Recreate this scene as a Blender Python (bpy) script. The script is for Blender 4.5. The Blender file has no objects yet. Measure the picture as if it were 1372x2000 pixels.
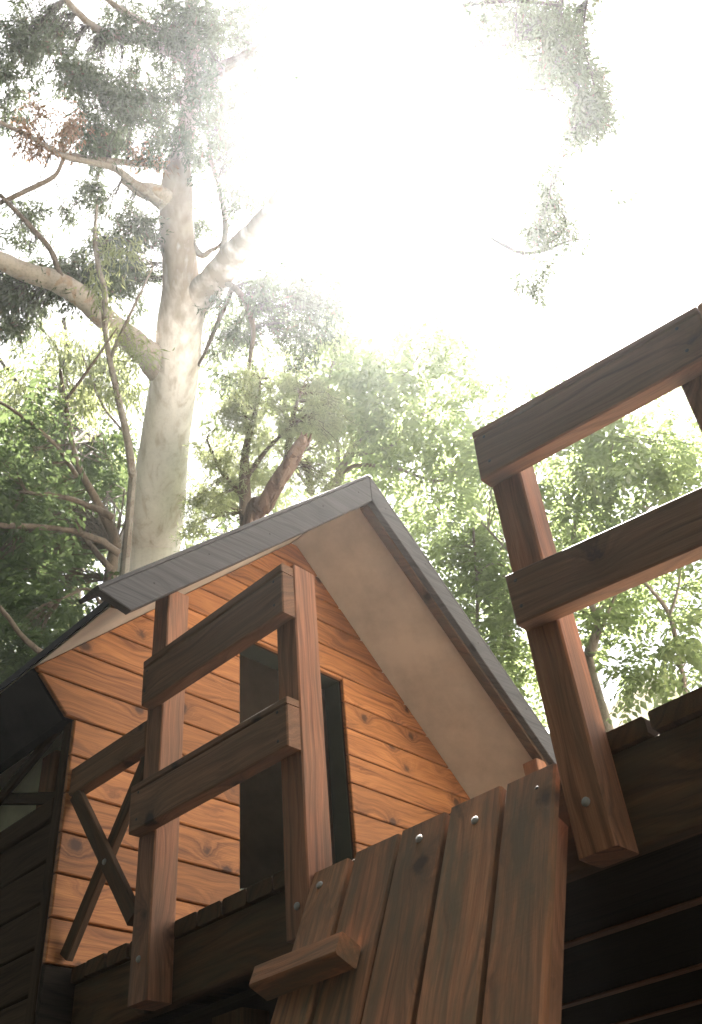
import bpy, math, random
import numpy as np
from mathutils import Vector, Matrix
random.seed(7); rng = np.random.default_rng(7)
S = bpy.context.scene

# ------------------------------------------------------------------ camera
# world axes: X runs along the gable wall, Y runs along the deck edge and the house's depth
FOC = 1862.0
EL, ROLL, AZ = math.radians(40.3), math.radians(-5.7), math.radians(41.7)
def vdir(az, e=0.0):
    t = AZ - az
    return np.array([math.cos(t)*math.cos(e), math.sin(t)*math.cos(e), math.sin(e)])
CF = vdir(0, EL); R0 = vdir(math.pi/2); U0 = np.cross(R0, CF)
CR = R0*math.cos(ROLL) + U0*math.sin(ROLL); CU = -R0*math.sin(ROLL) + U0*math.cos(ROLL)
cam_d = bpy.data.cameras.new('camera'); cam = bpy.data.objects.new('camera', cam_d)
S.collection.objects.link(cam); S.camera = cam
cam.matrix_world = Matrix(((CR[0], CU[0], -CF[0], 0), (CR[1], CU[1], -CF[1], 0), (CR[2], CU[2], -CF[2], 0), (0, 0, 0, 1)))
cam_d.sensor_fit = 'VERTICAL'; cam_d.sensor_height = 36.0; cam_d.lens = 36.0*FOC/2000
cam_d.clip_start = 0.05; cam_d.clip_end = 3000
cam_d.dof.use_dof = True; cam_d.dof.focus_distance = 2.9; cam_d.dof.aperture_fstop = 10.0
def pt(x, y, d):
    """the place seen at (x, y) of the photograph at depth d metres"""
    return (CF + CR*(x-686)/FOC - CU*(y-1000)/FOC)*d

# ------------------------------------------------------------------ sky, sun, exposure
SUN = np.array([0.404, 0.252, 0.879]); SUN /= np.linalg.norm(SUN)
W = bpy.data.worlds.new('World'); S.world = W; W.use_nodes = True
nt = W.node_tree; nt.nodes.clear()
sky = nt.nodes.new('ShaderNodeTexSky'); sky.sky_type = 'NISHITA'; sky.sun_disc = False
sky.sun_elevation = math.asin(SUN[2]); sky.sun_rotation = math.atan2(SUN[0], SUN[1])
sky.altitude = 50; sky.air_density = 1.0; sky.dust_density = 4.0; sky.ozone_density = 0.6
hs = nt.nodes.new('ShaderNodeHueSaturation'); hs.inputs['Saturation'].default_value = 0.35
bg = nt.nodes.new('ShaderNodeBackground'); bg.inputs[1].default_value = 0.05
wo = nt.nodes.new('ShaderNodeOutputWorld')
nt.links.new(sky.outputs[0], hs.inputs['Color']); nt.links.new(hs.outputs[0], bg.inputs[0]); nt.links.new(bg.outputs[0], wo.inputs[0])
sl = bpy.data.lights.new('sun', 'SUN'); sl.energy = 5.0; sl.angle = math.radians(0.55); sl.color = (1.0, 0.945, 0.87)
so = bpy.data.objects.new('sun', sl); S.collection.objects.link(so)
so.rotation_euler = Vector(SUN).to_track_quat('Z', 'Y').to_euler(); so.location = (4, 3, 12)
S.view_settings.view_transform = 'Standard'; S.view_settings.look = 'None'
S.view_settings.exposure = 3.0; S.view_settings.gamma = 1.0; S.view_settings.use_curve_mapping = False
HAZE = 0.0017; GROUND = -1.15
S.cycles.max_bounces = 8; S.cycles.volume_bounces = 0; S.cycles.transparent_max_bounces = 8

# ------------------------------------------------------------------ object helpers
C = S.collection
def tag(o, label=None, cat=None, group=None, kind=None):
    if label: o['label'] = label
    if cat: o['category'] = cat
    if group: o['group'] = group
    if kind: o['kind'] = kind
    return o
def thing(name, loc, label, cat, group=None):
    o = bpy.data.objects.new(name, None); C.objects.link(o); o.location = loc; o.empty_display_size = 0.2
    return tag(o, label, cat, group)
def link(name, me, mat, parent=None, M=None, kind=None):
    o = bpy.data.objects.new(name, me); C.objects.link(o)
    if mat and not me.materials: me.materials.append(mat)
    M = M or Matrix.Identity(4)
    if parent is not None:
        o.parent = parent
        off = Vector((0, 0, 0)); q = parent
        while q is not None: off += q.location; q = q.parent
        M = Matrix.Translation(-off) @ M
    o.matrix_local = M
    if kind: o['kind'] = kind
    return o
def frame(o, x, y):
    x = Vector(x).normalized(); z = x.cross(Vector(y)).normalized(); y = z.cross(x)
    return Matrix(((x.x, y.x, z.x, o[0]), (x.y, y.y, z.y, o[1]), (x.z, y.z, z.z, o[2]), (0, 0, 0, 1)))
def mesh_pd(name, v, f):
    me = bpy.data.meshes.new(name); me.from_pydata([tuple(p) for p in v], [], f); me.update(); return me
def beam(name, mat, parent, a, b, w, h, up=(0, 0, 1), ch=0.004, cut_a=0.0, cut_b=0.0, kind=None, wob=0.0):
    """timber from a to b (centres of the ends), w across and h along 'up'; chamfered long edges; local x is the grain.
    cut_*: slant of the end cuts along local z"""
    a = Vector([float(t) for t in a]); b = Vector([float(t) for t in b]); L = (b-a).length; x = (b-a)/L
    upv = Vector(up); y = upv.cross(x).normalized()
    M = frame((a+b)/2, x, y)
    y2, z2 = w/2, h/2; c = min(ch, w/4, h/4)
    sec = [(-y2+c, -z2), (y2-c, -z2), (y2, -z2+c), (y2, z2-c), (y2-c, z2), (-y2+c, z2), (-y2, z2-c), (-y2, -z2+c)]
    n = 1 if L < 0.5 else 4; vs = []
    for i in range(n+1):
        t = i/n
        dy = (random.uniform(-wob, wob) if wob else 0); dz = (random.uniform(-wob, wob) if wob else 0)
        for (yy, zz) in sec:
            xx = -L/2 + L*t + (cut_a*zz if i == 0 else 0) + (cut_b*zz if i == n else 0)
            vs.append((xx, yy+dy, zz+dz))
    fs = [[7, 6, 5, 4, 3, 2, 1, 0], [n*8+k for k in range(8)]]
    for i in range(n):
        for k in range(8):
            p = i*8+k; q = i*8+(k+1) % 8; fs.append([p, q, q+8, p+8])
    return link(name, mesh_pd(name, vs, fs), mat, parent, M, kind)
def prism(name, mat, parent, pts, M, t, ch=0.003, kind=None):
    """flat piece: outline pts in the local xy of M, thickness t along local z (front at z=0 going to -t), bevelled front edge"""
    pts = [Vector(p) for p in pts]
    A = sum(pts[i].x*pts[(i+1) % len(pts)].y-pts[(i+1) % len(pts)].x*pts[i].y for i in range(len(pts)))
    if A < 0: pts.reverse()
    n = len(pts); cx = sum((p.x for p in pts))/n; cy = sum((p.y for p in pts))/n
    inner = []
    for i in range(n):
        p0, p1, p2 = pts[i-1], pts[i], pts[(i+1) % n]
        e1 = (p1-p0).normalized(); e2 = (p2-p1).normalized()
        n1 = Vector((-e1.y, e1.x)); n2 = Vector((-e2.y, e2.x)); bis = n1+n2
        if bis.length < 1e-4: bis = n1
        bis.normalize(); k = ch/max(0.35, bis.dot(n1)); inner.append(p1+bis*k)
    vs = [(p.x-cx, p.y-cy, 0) for p in inner]+[(p.x-cx, p.y-cy, -ch) for p in pts]+[(p.x-cx, p.y-cy, -t) for p in pts]
    fs = [list(range(n)), [2*n+k for k in reversed(range(n))]]
    for i in range(n):
        j = (i+1) % n
        fs.append([n+i, n+j, j, i]); fs.append([2*n+i, 2*n+j, n+j, n+i])
    return link(name, mesh_pd(name, vs, fs), mat, parent, M @ Matrix.Translation((cx, cy, 0)), kind)
def box(name, mat, parent, x0, x1, y0, y1, z0, z1, ch=0.004, kind=None):
    """axis-aligned timber with its grain along the longest side"""
    d = (x1-x0, y1-y0, z1-z0); k = d.index(max(d)); c = ((x0+x1)/2, (y0+y1)/2, (z0+z1)/2)
    a = list(c); b = list(c); a[k] -= d[k]/2; b[k] += d[k]/2
    if k == 2: return beam(name, mat, parent, a, b, d[0], d[1], (0, 1, 0), ch, kind=kind)
    return beam(name, mat, parent, a, b, d[1-k], d[2], (0, 0, 1), ch, kind=kind)
# vertical plane frames: local x, y -> world; local z is the outward normal
def FY(y):   # faces -Y; local x = +X, local y = +Z
    return Matrix(((1, 0, 0, 0), (0, 0, -1, y), (0, 1, 0, 0), (0, 0, 0, 1)))
def FX(x):   # faces -X; local x = -Y, local y = +Z
    return Matrix(((0, 0, -1, x), (-1, 0, 0, 0), (0, 1, 0, 0), (0, 0, 0, 1)))
def knob_mesh(r, h, n=10):
    vs = []; fs = []
    prof = [(r, 0), (r, h*.35), (r*.8, h*.75), (r*.4, h*.97)]
    for (rr, zz) in prof:
        for k in range(n): a = 2*math.pi*k/n; vs.append((rr*math.cos(a), rr*math.sin(a), zz))
    for i in range(len(prof)-1):
        for k in range(n): fs.append([i*n+k, i*n+(k+1) % n, (i+1)*n+(k+1) % n, (i+1)*n+k])
    fs.append([(len(prof)-1)*n+k for k in range(n)])
    return mesh_pd('bolt', vs, fs)

# ------------------------------------------------------------------ materials
def new_mat(name):
    m = bpy.data.materials.new(name); m.use_nodes = True; t = m.node_tree
    b = t.nodes['Principled BSDF']; return m, t, b
def nd(t, typ, **kw):
    n = t.nodes.new(typ)
    for k, v in kw.items():
        if k in ('op', 'operation'): n.operation = v
        elif k == 'blend': n.blend_type = v
        elif hasattr(n, k): setattr(n, k, v)
        else: n.inputs[k].default_value = v
    return n
def mathn(t, op, a, b=None, clamp=False):
    n = t.nodes.new('ShaderNodeMath'); n.operation = op; n.use_clamp = clamp
    for i, v in enumerate((a, b)):
        if v is None: continue
        if isinstance(v, (int, float)): n.inputs[i].default_value = v
        else: t.links.new(v, n.inputs[i])
    return n.outputs[0]
def ramp(t, fac, stops):
    n = t.nodes.new('ShaderNodeValToRGB'); e = n.color_ramp.elements
    while len(e) < len(stops): e.new(0.5)
    for i, (p, c) in enumerate(stops):
        e[i].position = p; e[i].color = (*c, 1) if len(c) == 3 else c
    t.links.new(fac, n.inputs[0]); return n.outputs[0]
def mix(t, fac, a, b, blend='MIX'):
    n = t.nodes.new('ShaderNodeMix'); n.data_type = 'RGBA'; n.blend_type = blend
    for i, v in ((0, fac), (6, a), (7, b)):
        if isinstance(v, (int, float)): n.inputs[i].default_value = v
        elif isinstance(v, tuple): n.inputs[i].default_value = (*v, 1)
        else: t.links.new(v, n.inputs[i])
    return n.outputs[2]
def wood(name, light, dark, knot, grey=None, grey_amt=0.0, rough=0.62, bump=0.35, knots=0.55, freq=26.0, saw=0.0, varia=0.25, knot_size=0.028, spec=0.22):
    m, t, b = new_mat(name)
    tc = t.nodes.new('ShaderNodeTexCoord'); oi = t.nodes.new('ShaderNodeObjectInfo')
    sc = t.nodes.new('ShaderNodeVectorMath'); sc.operation = 'SCALE'; sc.inputs[0].default_value = (17.3, 9.1, 5.7)
    t.links.new(oi.outputs['Random'], sc.inputs['Scale'])
    ad = t.nodes.new('ShaderNodeVectorMath'); ad.operation = 'ADD'
    t.links.new(tc.outputs['Object'], ad.inputs[0]); t.links.new(sc.outputs[0], ad.inputs[1])
    sep = t.nodes.new('ShaderNodeSeparateXYZ'); t.links.new(ad.outputs[0], sep.inputs[0])
    x, y, z = sep.outputs
    # knots: cells that are long along the grain
    cb = t.nodes.new('ShaderNodeCombineXYZ')
    t.links.new(mathn(t, 'MULTIPLY', x, 3.1), cb.inputs[0]); t.links.new(mathn(t, 'MULTIPLY', y, 9.0), cb.inputs[1]); t.links.new(mathn(t, 'MULTIPLY', z, 9.0), cb.inputs[2])
    vo = t.nodes.new('ShaderNodeTexVoronoi'); vo.feature = 'F1'; vo.inputs['Scale'].default_value = 1.0; t.links.new(cb.outputs[0], vo.inputs['Vector'])
    sp = t.nodes.new('ShaderNodeSeparateColor'); t.links.new(vo.outputs['Color'], sp.inputs[0])
    has = mathn(t, 'LESS_THAN', sp.outputs[0], knots)
    cd = t.nodes.new('ShaderNodeVectorMath'); cd.operation = 'SUBTRACT'
    t.links.new(cb.outputs[0], cd.inputs[0]); t.links.new(vo.outputs['Position'], cd.inputs[1])
    cs = t.nodes.new('ShaderNodeVectorMath'); cs.operation = 'MULTIPLY'; cs.inputs[1].default_value = (1/3.1, 1/9.0, 1/9.0)
    t.links.new(cd.outputs[0], cs.inputs[0])
    ln = t.nodes.new('ShaderNodeVectorMath'); ln.operation = 'LENGTH'; t.links.new(cs.outputs[0], ln.inputs[0])
    wn = nd(t, 'ShaderNodeTexNoise'); wn.inputs['Scale'].default_value = 45; wn.inputs['Detail'].default_value = 3; t.links.new(ad.outputs[0], wn.inputs['Vector'])
    dist = mathn(t, 'ADD', ln.outputs['Value'], mathn(t, 'MULTIPLY', mathn(t, 'SUBTRACT', wn.outputs['Fac'], 0.5), knot_size*0.9))
    infl = mathn(t, 'MULTIPLY', has, mathn(t, 'POWER', 2.718, mathn(t, 'MULTIPLY', dist, -1/(knot_size*0.9))))
    core = mathn(t, 'MULTIPLY', has, mathn(t, 'SUBTRACT', 1.0, mathn(t, 'DIVIDE', dist, knot_size), True), True)
    core = mathn(t, 'MULTIPLY', core, 2.2, True)
    halo = mathn(t, 'MULTIPLY', has, mathn(t, 'SUBTRACT', 1.0, mathn(t, 'DIVIDE', dist, knot_size*2.6), True), True)
    # growth figure
    lo = nd(t, 'ShaderNodeTexNoise'); lo.inputs['Scale'].default_value = 1.0; lo.inputs['Detail'].default_value = 2
    c2 = t.nodes.new('ShaderNodeCombineXYZ')
    t.links.new(mathn(t, 'MULTIPLY', x, 1.8), c2.inputs[0]); t.links.new(mathn(t, 'MULTIPLY', y, 7.0), c2.inputs[1]); t.links.new(mathn(t, 'MULTIPLY', z, 7.0), c2.inputs[2])
    t.links.new(c2.outputs[0], lo.inputs['Vector'])
    yy = mathn(t, 'ADD', mathn(t, 'ADD', mathn(t, 'MULTIPLY', y, freq*2.2), mathn(t, 'MULTIPLY', z, freq*1.5)), mathn(t, 'ADD', mathn(t, 'MULTIPLY', lo.outputs['Fac'], 9.0), mathn(t, 'MULTIPLY', infl, 7.0)))
    c3 = t.nodes.new('ShaderNodeCombineXYZ'); t.links.new(yy, c3.inputs[1]); t.links.new(mathn(t, 'MULTIPLY', x, 1.6), c3.inputs[0])
    fig = nd(t, 'ShaderNodeTexNoise'); fig.inputs['Scale'].default_value = 1.0; fig.inputs['Detail'].default_value = 5; fig.inputs['Roughness'].default_value = 0.6
    t.links.new(c3.outputs[0], fig.inputs['Vector'])
    c4 = t.nodes.new('ShaderNodeCombineXYZ'); t.links.new(mathn(t, 'MULTIPLY', x, 9.0), c4.inputs[0]); t.links.new(mathn(t, 'MULTIPLY', y, 420.0), c4.inputs[1]); t.links.new(mathn(t, 'MULTIPLY', z, 420.0), c4.inputs[2])
    fib = nd(t, 'ShaderNodeTexNoise'); fib.inputs['Scale'].default_value = 1.0; fib.inputs['Detail'].default_value = 3; t.links.new(c4.outputs[0], fib.inputs['Vector'])
    col = ramp(t, fig.outputs['Fac'], [(0.30, dark), (0.47, tuple((a*1.3+c*.7)/2 for a, c in zip(light, dark))), (0.60, light), (0.75, tuple(min(1, a*1.15) for a in light))])
    fc = ramp(t, fib.outputs['Fac'], [(0.3, (0.72, 0.72, 0.72)), (0.6, (1.05, 1.05, 1.05))])
    col = mix(t, 1.0, col, fc, 'MULTIPLY')
    if grey:
        gn = nd(t, 'ShaderNodeTexNoise'); gn.inputs['Scale'].default_value = 1.0; gn.inputs['Detail'].default_value = 5; gn.inputs['Roughness'].default_value = 0.65
        c5 = t.nodes.new('ShaderNodeCombineXYZ'); t.links.new(mathn(t, 'MULTIPLY', x, 3.5), c5.inputs[0]); t.links.new(mathn(t, 'MULTIPLY', y, 17.0), c5.inputs[1]); t.links.new(mathn(t, 'MULTIPLY', z, 17.0), c5.inputs[2])
        t.links.new(c5.outputs[0], gn.inputs['Vector'])
        gf = ramp(t, gn.outputs['Fac'], [(0.5-grey_amt*.25, (0, 0, 0)), (0.62, (grey_amt, grey_amt, grey_amt))])
        col = mix(t, gf, col, grey)
    hv = mathn(t, 'ADD', mathn(t, 'MULTIPLY', oi.outputs['Random'], 2*varia), 1-varia)
    cv = t.nodes.new('ShaderNodeCombineXYZ')
    for k in range(3): t.links.new(hv, cv.inputs[k])
    col = mix(t, 1.0, col, cv.outputs[0], 'MULTIPLY')
    col = mix(t, mathn(t, 'MULTIPLY', halo, 0.45), col, tuple(k*1.3 for k in knot))
    col = mix(t, mathn(t, 'MULTIPLY', core, 0.9), col, knot)
    t.links.new(col, b.inputs['Base Color'])
    rr = mathn(t, 'ADD', mathn(t, 'MULTIPLY', fig.outputs['Fac'], 0.25), rough-0.12)
    t.links.new(rr, b.inputs['Roughness']); b.inputs['Specular IOR Level'].default_value = spec
    h = mathn(t, 'ADD', mathn(t, 'MULTIPLY', fib.outputs['Fac'], 0.7), mathn(t, 'MULTIPLY', fig.outputs['Fac'], 0.8))
    if saw:
        wv = nd(t, 'ShaderNodeTexNoise'); wv.inputs['Scale'].default_value = 1.0; wv.inputs['Detail'].default_value = 1
        c6 = t.nodes.new('ShaderNodeCombineXYZ'); t.links.new(mathn(t, 'ADD', mathn(t, 'MULTIPLY', x, 150.0), mathn(t, 'MULTIPLY', y, 14.0)), c6.inputs[0]); t.links.new(mathn(t, 'MULTIPLY', y, 14.0), c6.inputs[1])
        t.links.new(c6.outputs[0], wv.inputs['Vector'])
        h = mathn(t, 'ADD', h, mathn(t, 'MULTIPLY', wv.outputs['Fac'], saw))
    h = mathn(t, 'SUBTRACT', h, mathn(t, 'MULTIPLY', core, 0.5))
    bp = t.nodes.new('ShaderNodeBump'); bp.inputs['Strength'].default_value = bump; bp.inputs['Distance'].default_value = 0.0022
    t.links.new(h, bp.inputs['Height']); t.links.new(bp.outputs[0], b.inputs['Normal'])
    return m
def plain(name, col, rough=0.7, var=0.15, scale=6.0, bump=0.1, metal=0.0, spec=0.4, stretch=(1, 1, 1), col2=None):
    m, t, b = new_mat(name)
    tc = t.nodes.new('ShaderNodeTexCoord'); mp = t.nodes.new('ShaderNodeMapping'); mp.inputs['Scale'].default_value = stretch
    t.links.new(tc.outputs['Object'], mp.inputs[0])
    n = nd(t, 'ShaderNodeTexNoise'); n.inputs['Scale'].default_value = scale; n.inputs['Detail'].default_value = 7; n.inputs['Roughness'].default_value = 0.65
    t.links.new(mp.outputs[0], n.inputs['Vector'])
    c2 = col2 or tuple(c*(1-2*var) for c in col)
    t.links.new(ramp(t, n.outputs['Fac'], [(0.32, c2), (0.66, tuple(min(1, c*(1+var)) for c in col))]), b.inputs['Base Color'])
    b.inputs['Roughness'].default_value = rough; b.inputs['Metallic'].default_value = metal; b.inputs['Specular IOR Level'].default_value = spec
    bp = t.nodes.new('ShaderNodeBump'); bp.inputs['Strength'].default_value = bump; bp.inputs['Distance'].default_value = 0.01
    t.links.new(n.outputs['Fac'], bp.inputs['Height']); t.links.new(bp.outputs[0], b.inputs['Normal'])
    return m
def leaf_mat(name, a, c, trans, tfac=0.5, dead=None, dead_amt=0.0):
    m, t, b = new_mat(name); t.nodes.remove(b); out = t.nodes['Material Output']
    g = t.nodes.new('ShaderNodeNewGeometry'); r = g.outputs['Random Per Island']
    col = ramp(t, r, [(0.0, a), (1.0, c)])
    tr = mix(t, 0.6, trans, col, 'MIX'); tr = mix(t, r, tuple(x*0.75 for x in trans), tuple(min(1, x*1.2) for x in trans))
    if dead:
        k = mathn(t, 'GREATER_THAN', mathn(t, 'FRACT', mathn(t, 'MULTIPLY', r, 7.31)), 1-dead_amt)
        col = mix(t, k, col, dead); tr = mix(t, k, tr, tuple(min(1, x*1.3) for x in dead))
    d = t.nodes.new('ShaderNodeBsdfDiffuse'); tl = t.nodes.new('ShaderNodeBsdfTranslucent'); gl = t.nodes.new('ShaderNodeBsdfGlossy')
    gl.inputs['Roughness'].default_value = 0.42
    t.links.new(col, d.inputs[0]); t.links.new(tr, tl.inputs[0])
    s1 = t.nodes.new('ShaderNodeMixShader'); s1.inputs[0].default_value = tfac
    t.links.new(d.outputs[0], s1.inputs[1]); t.links.new(tl.outputs[0], s1.inputs[2])
    s2 = t.nodes.new('ShaderNodeMixShader'); s2.inputs[0].default_value = 0.05
    t.links.new(s1.outputs[0], s2.inputs[1]); t.links.new(gl.outputs[0], s2.inputs[2]); t.links.new(s2.outputs[0], out.inputs[0])
    return m
def bark_mat(name, base, streak, patch, patch_amt=0.3, rough=0.8, bump=0.4, sc=(1, 1, 0.16), sz=9.0, speck=.35):
    m, t, b = new_mat(name)
    tc = t.nodes.new('ShaderNodeTexCoord'); mp = t.nodes.new('ShaderNodeMapping'); mp.inputs['Scale'].default_value = sc
    t.links.new(tc.outputs['Object'], mp.inputs[0])
    n = nd(t, 'ShaderNodeTexNoise'); n.inputs['Scale'].default_value = sz; n.inputs['Detail'].default_value = 8; n.inputs['Roughness'].default_value = 0.62; n.inputs['Distortion'].default_value = 0.6
    n2 = nd(t, 'ShaderNodeTexNoise'); n2.inputs['Scale'].default_value = sz*0.62; n2.inputs['Detail'].default_value = 6; n2.inputs['Distortion'].default_value = 1.2
    n3 = nd(t, 'ShaderNodeTexNoise'); n3.inputs['Scale'].default_value = sz*5; n3.inputs['Detail'].default_value = 4
    mp2 = t.nodes.new('ShaderNodeMapping'); mp2.inputs['Location'].default_value = (3.1, 7.7, 1.3); mp2.inputs['Scale'].default_value = (sc[0], sc[1], sc[2]*1.5); t.links.new(tc.outputs['Object'], mp2.inputs[0])
    t.links.new(mp.outputs[0], n.inputs['Vector']); t.links.new(mp2.outputs[0], n2.inputs['Vector']); t.links.new(tc.outputs['Object'], n3.inputs['Vector'])
    col = ramp(t, n.outputs['Fac'], [(0.3, streak), (0.48, base), (0.7, tuple(min(1, c*1.12) for c in base))])
    pf = ramp(t, n2.outputs['Fac'], [(0.62-patch_amt*.3, (0, 0, 0)), (0.66-patch_amt*.3, (1, 1, 1))])
    col = mix(t, pf, col, patch)
    col = mix(t, speck, col, ramp(t, n3.outputs['Fac'], [(0.35, tuple(c*.45 for c in base)), (0.5, base)]), 'MIX')
    t.links.new(col, b.inputs['Base Color']); b.inputs['Roughness'].default_value = rough; b.inputs['Specular IOR Level'].default_value = 0.2
    bp = t.nodes.new('ShaderNodeBump'); bp.inputs['Strength'].default_value = bump; bp.inputs['Distance'].default_value = 0.03
    t.links.new(mathn(t, 'ADD', n.outputs['Fac'], mathn(t, 'MULTIPLY', pf, -0.12)), bp.inputs['Height']); t.links.new(bp.outputs[0], b.inputs['Normal'])
    return m

M_ORANGE = wood('orange_cladding_wood', (0.37, 0.156, 0.055), (0.135, 0.048, 0.016), (0.05, 0.024, 0.014), rough=0.55, knots=0.6, freq=24, varia=0.24, knot_size=0.029, bump=0.25)
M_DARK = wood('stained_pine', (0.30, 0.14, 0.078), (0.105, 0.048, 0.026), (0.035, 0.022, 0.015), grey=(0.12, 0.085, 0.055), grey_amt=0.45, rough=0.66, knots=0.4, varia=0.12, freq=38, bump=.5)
M_PLANK = wood('rough_sawn_plank', (0.42, 0.185, 0.09), (0.115, 0.05, 0.027), (0.045, 0.03, 0.02), grey=(0.10, 0.085, 0.055), grey_amt=0.85, rough=0.78, bump=0.6, knots=0.6, saw=0.3, freq=34, varia=0.16, knot_size=0.03)
M_RAIL = wood('shaded_stained_rail', (0.20, 0.105, 0.058), (0.075, 0.038, 0.021), (0.025, 0.016, 0.012), grey=(0.10, 0.072, 0.042), grey_amt=0.35, rough=0.68, knots=.5, varia=.12, freq=36, bump=.6)  # darker copy of the stained pine, shade put into the rail colour
M_EDGE = wood('shaded_edge_timber', (0.105, 0.06, 0.036), (0.045, 0.027, 0.017), (0.02, 0.014, 0.01), grey=(0.06, 0.055, 0.04), grey_amt=.5, rough=.85, knots=.3, varia=.15, spec=.1)  # pine darkened so the shade on these members is in the colour
M_BLACK = wood('shade_black_board', (0.03, 0.024, 0.018), (0.014, 0.011, 0.009), (0.01, 0.008, 0.006), rough=.9, knots=.2, varia=.2, spec=.05)  # near-black colour stands in for shade under deck and wall
M_TOP = wood('pale_bounce_decking', (0.55, 0.45, 0.36), (0.36, 0.27, 0.20), (0.12, 0.08, 0.06), rough=.7, knots=.3, varia=.1)  # unseen deck tops made pale to bounce light onto the wall
M_CHAR = wood('charcoal_stained_timber', (0.075, 0.072, 0.072), (0.03, 0.03, 0.031), (0.015, 0.015, 0.015), rough=0.6, knots=0.3, varia=0.05, bump=0.35, freq=30, spec=0.22)
M_DIM = wood('shaded_side_cladding', (0.055, 0.036, 0.022), (0.022, 0.015, 0.01), (0.02, 0.015, 0.012), rough=0.9, knots=0.3, varia=0.2, spec=.06)  # board colour darkened for the side wall lying in shadow
M_SOFFIT = plain('fibre_cement_sheet', (0.48, 0.44, 0.375), rough=0.75, var=0.12, scale=3.2, bump=0.05)
M_SOFFIT2 = plain('grey_lining_sheet', (0.74, 0.72, 0.60), rough=0.8, var=0.12, scale=2.5)
M_ROOF = plain('black_roof_sheet', (0.022, 0.022, 0.022), spec=.1, rough=0.7, var=0.2, scale=8)
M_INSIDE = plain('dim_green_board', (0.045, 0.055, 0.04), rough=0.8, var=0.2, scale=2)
M_GAP = plain('groove_backing', (0.05, 0.028, 0.016), rough=0.9, var=0.2)
M_METAL = plain('galvanised_metal', (0.28, 0.28, 0.27), rough=0.65, metal=0.7, var=0.1)
M_SCREW = plain('screw_hole', (0.02, 0.018, 0.016), rough=0.6, var=0.1)
M_GROUND = plain('leaf_litter_ground', (0.035, 0.026, 0.018), rough=0.95, var=0.3, scale=2.2, bump=0.6)
M_GRASS = plain('grass', (0.07, 0.12, 0.035), rough=0.9, var=0.3, scale=14)

BOLT = knob_mesh(0.009, 0.006); BOLT.materials.append(M_METAL)
SCREW = knob_mesh(0.0042, 0.0015, 8); SCREW.materials.append(M_SCREW)
def bounce_top(o, m, n=4):
    """second material on the upper faces only: pale, added to bounce sunlight onto the wall"""
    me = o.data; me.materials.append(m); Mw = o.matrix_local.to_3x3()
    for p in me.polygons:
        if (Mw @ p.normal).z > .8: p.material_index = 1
def screw(parent, p, n, mesh=SCREW, name='screw'):
    q = Vector(n).to_track_quat('Z', 'Y').to_matrix().to_4x4()
    return link(name, mesh, None, parent, Matrix.Translation(Vector(p)) @ q)

# ------------------------------------------------------------------ ground
def grid_mesh(name, size, n, z, amp):
    xs = np.linspace(-1, 1, n); xs = np.sign(xs)*np.abs(xs)**2.2*size
    X, Y = np.meshgrid(xs, xs, indexing='ij')
    Z = z + amp*(np.sin(X*.9+1.3)*np.cos(Y*.7)+.5*np.sin(X*2.3)*np.sin(Y*1.9+.4))*np.exp(-(X**2+Y**2)/900)
    v = np.stack([X, Y, Z], -1).reshape(-1, 3); i = np.arange(n*n).reshape(n, n)
    f = np.stack([i[:-1, :-1], i[1:, :-1], i[1:, 1:], i[:-1, 1:]], -1).reshape(-1, 4)
    me = bpy.data.meshes.new(name); me.from_pydata(v.tolist(), [], f.tolist()); return me
tag(link('ground', grid_mesh('ground', 600, 70, GROUND, 0.03), M_GROUND), 'bare brown garden ground under the raised playhouse', None, None, 'structure')

# ------------------------------------------------------------------ playhouse
XA, ZS, MS = 2.563, 2.985, 0.95            # ridge position, soffit height at the ridge, pitch
YW = 2.68                                  # gable wall face
XL, XRr = 1.487, 3.639                     # wall corners
YE = 5.0
house = thing('playhouse', (XA, YW, 0.80), 'timber playhouse with orange board gable wall, dark doorway and charcoal roof edge', 'playhouse')
def clip(poly, a, b, c):                   # keep a*x+b*y<=c
    out = []
    for i in range(len(poly)):
        p, q = poly[i], poly[(i+1) % len(poly)]
        dp, dq = a*p[0]+b*p[1]-c, a*q[0]+b*q[1]-c
        if dp <= 0: out.append(p)
        if dp*dq < 0: s = dp/(dp-dq); out.append((p[0]+s*(q[0]-p[0]), p[1]+s*(q[1]-p[1])))
    return out
DX0, DX1, DZ = 2.217, 2.833, 2.29
rows = [0.862+0.1315*k for k in range(0, 17)]
gap = 0.0035
for k in range(len(rows)-1):
    z0, z1 = rows[k]+gap, rows[k+1]-gap
    if z0 > ZS: break
    if z1 <= 1.66: base = [(XL, z0), (XRr, z0), (XRr, z1), (XL, z1)]
    else:
        base = [(1.0, z0), (4.2, z0), (4.2, z1), (1.0, z1)]
        base = clip(base, -MS, 1, ZS-MS*XA-0.004); base = clip(base, MS, 1, ZS+MS*XA-0.004)
        # eave returns, cut square to the roof slope
        base = clip(base, -0.152, -0.145, -(0.152*1.455+0.145*1.653)); base = clip(base, 0.152, -0.145, 0.152*(2*XA-1.455)-0.145*1.653)
    segs = []
    if z0 < DZ:
        segs.append(clip(base, 1, 0, DX0-0.001)); segs.append(clip(base, -1, 0, -DX1-0.001))
        if z1 > DZ+0.01: segs.append(clip(clip(clip(base, -1, 0, -DX0-0.0015), 1, 0, DX1-0.0015), 0, -1, -DZ))
    else: segs.append(base)
    for sg in segs:
        if len(sg) > 2:
            prism('plank', M_ORANGE, house, sg, FY(YW), 0.018, ch=0.0035)
prism('shade_base_board', M_BLACK, house, [(XL, .40), (XRr, .40), (XRr, .8595), (XL, .8595)], FY(YW+.001), 0.017)  # added board, black in place of the shade below the wall
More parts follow.
